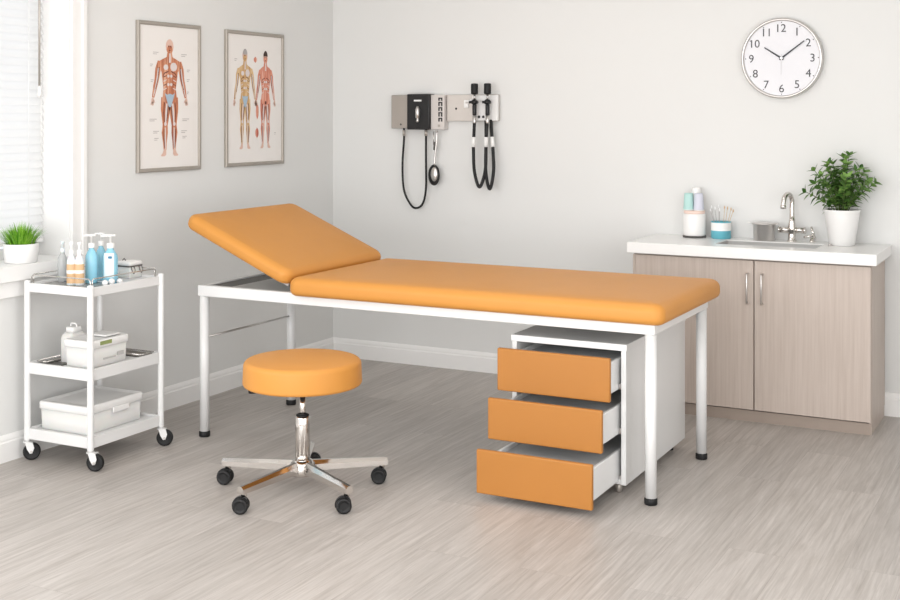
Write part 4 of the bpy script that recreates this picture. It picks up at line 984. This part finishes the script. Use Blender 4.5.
b = MB(); b.box(0.3935, 0.3955, -2.435, -2.365, S2+0.094, S2+0.110); obj('green_label', b, M['green_label'], mb, label='green label strip')
b = MB(); b.box(0.392, 0.3945, -2.415, -2.340, S2+0.030, S2+0.036); b.box(0.392, 0.3945, -2.330, -2.290, S2+0.034, S2+0.050); obj('faint_print', b, M['pale_grey'], mb)
b = MB(); b.box(0.265, 0.365, -2.37, -2.28, S2+0.1165, S2+0.1245, 0.003); obj('lid_handle', b, M['white_plastic'], mb)
jr = thing('white_canister', 'squat white canister with handle behind the middle shelf box', 'canister', (0.19, -2.37, S2))
b = MB(); b.rrect(0.150, 0.228, -2.43, -2.33, 0.022, [(0.005, S2), (0.001, S2+0.004), (0, S2+0.10), (0.006, S2+0.118), (0.018, S2+0.128)], 6); obj('canister_body', b, M['frosted_plastic'], jr)
b = MB(); b.rrect(0.166, 0.212, -2.41, -2.35, 0.012, [(0, S2+0.128), (0, S2+0.148), (0.004, S2+0.152)], 5); b.tube([(0.172, -2.38, S2+0.150), (0.176, -2.38, S2+0.163), (0.202, -2.38, S2+0.163), (0.206, -2.38, S2+0.150)], 0.004, 8, 3); obj('canister_lid', b, M['white_plastic'], jr)
b = MB(); b.box(0.2285, 0.230, -2.41, -2.36, S2+0.085, S2+0.092); obj('dark_line', b, M['dark_grey'], jr)
def mesh_tray(label, x0, x1, y0, y1):
    t = thing('wire_mesh_tray', label, 'mesh tray', ((x0+x1)/2, (y0+y1)/2, S2), 'grey mesh trays on the middle shelf')
    b = MB()
    b.tube([(x0, y0, S2+0.012), (x1, y0, S2+0.012), (x1, y1, S2+0.012), (x0, y1, S2+0.012), (x0, y0, S2+0.012)], 0.003, 8); obj('tray_rim', b, M['chrome'], t)
    b = MB(); b.box(x0+0.002, x1-0.002, y0+0.002, y1-0.002, S2+0.0005, S2+0.004)
    obj('tray_floor', b, M['dark_grey'], t)
    b = MB(); n = int((x1-x0)/0.011)
    for k in range(1, n): xx = x0+(x1-x0)*k/n; b.box(xx-0.0012, xx+0.0012, y0, y1, S2+0.004, S2+0.007)
    obj('tray_wires', b, M['grey_metal'], t)
mesh_tray('grey mesh tray left of the middle shelf boxes, by the window wall', 0.095, 0.145, -2.50, -2.15)
mesh_tray('grey mesh tray at the far right end of the middle shelf', 0.16, 0.405, -2.195, -2.11)
b = MB(); b.box(0.15, 0.225, -2.505, -2.44, S2, S2+0.004, 0.001); tag(obj('folded_cloth', b, M['dark_grey'], origin=(0.18, -2.47, S2)), 'flat dark grey pad in front of the white canister', 'pad')

# bottom shelf
bb = thing('storage_box', 'large white lidded storage box filling the bottom trolley shelf', 'storage box', (0.22, -2.28, S1))
lidded(bb, 0.092, 0.376, -2.490, -2.145, S1, 0.122, 0.030, M['frosted_plastic'], M['white_plastic'], 0.005)
b = MB(); b.box(0.378, 0.386, -2.345, -2.245, S1+0.070, S1+0.094, 0.003); obj('latch', b, M['white_plastic'], bb)
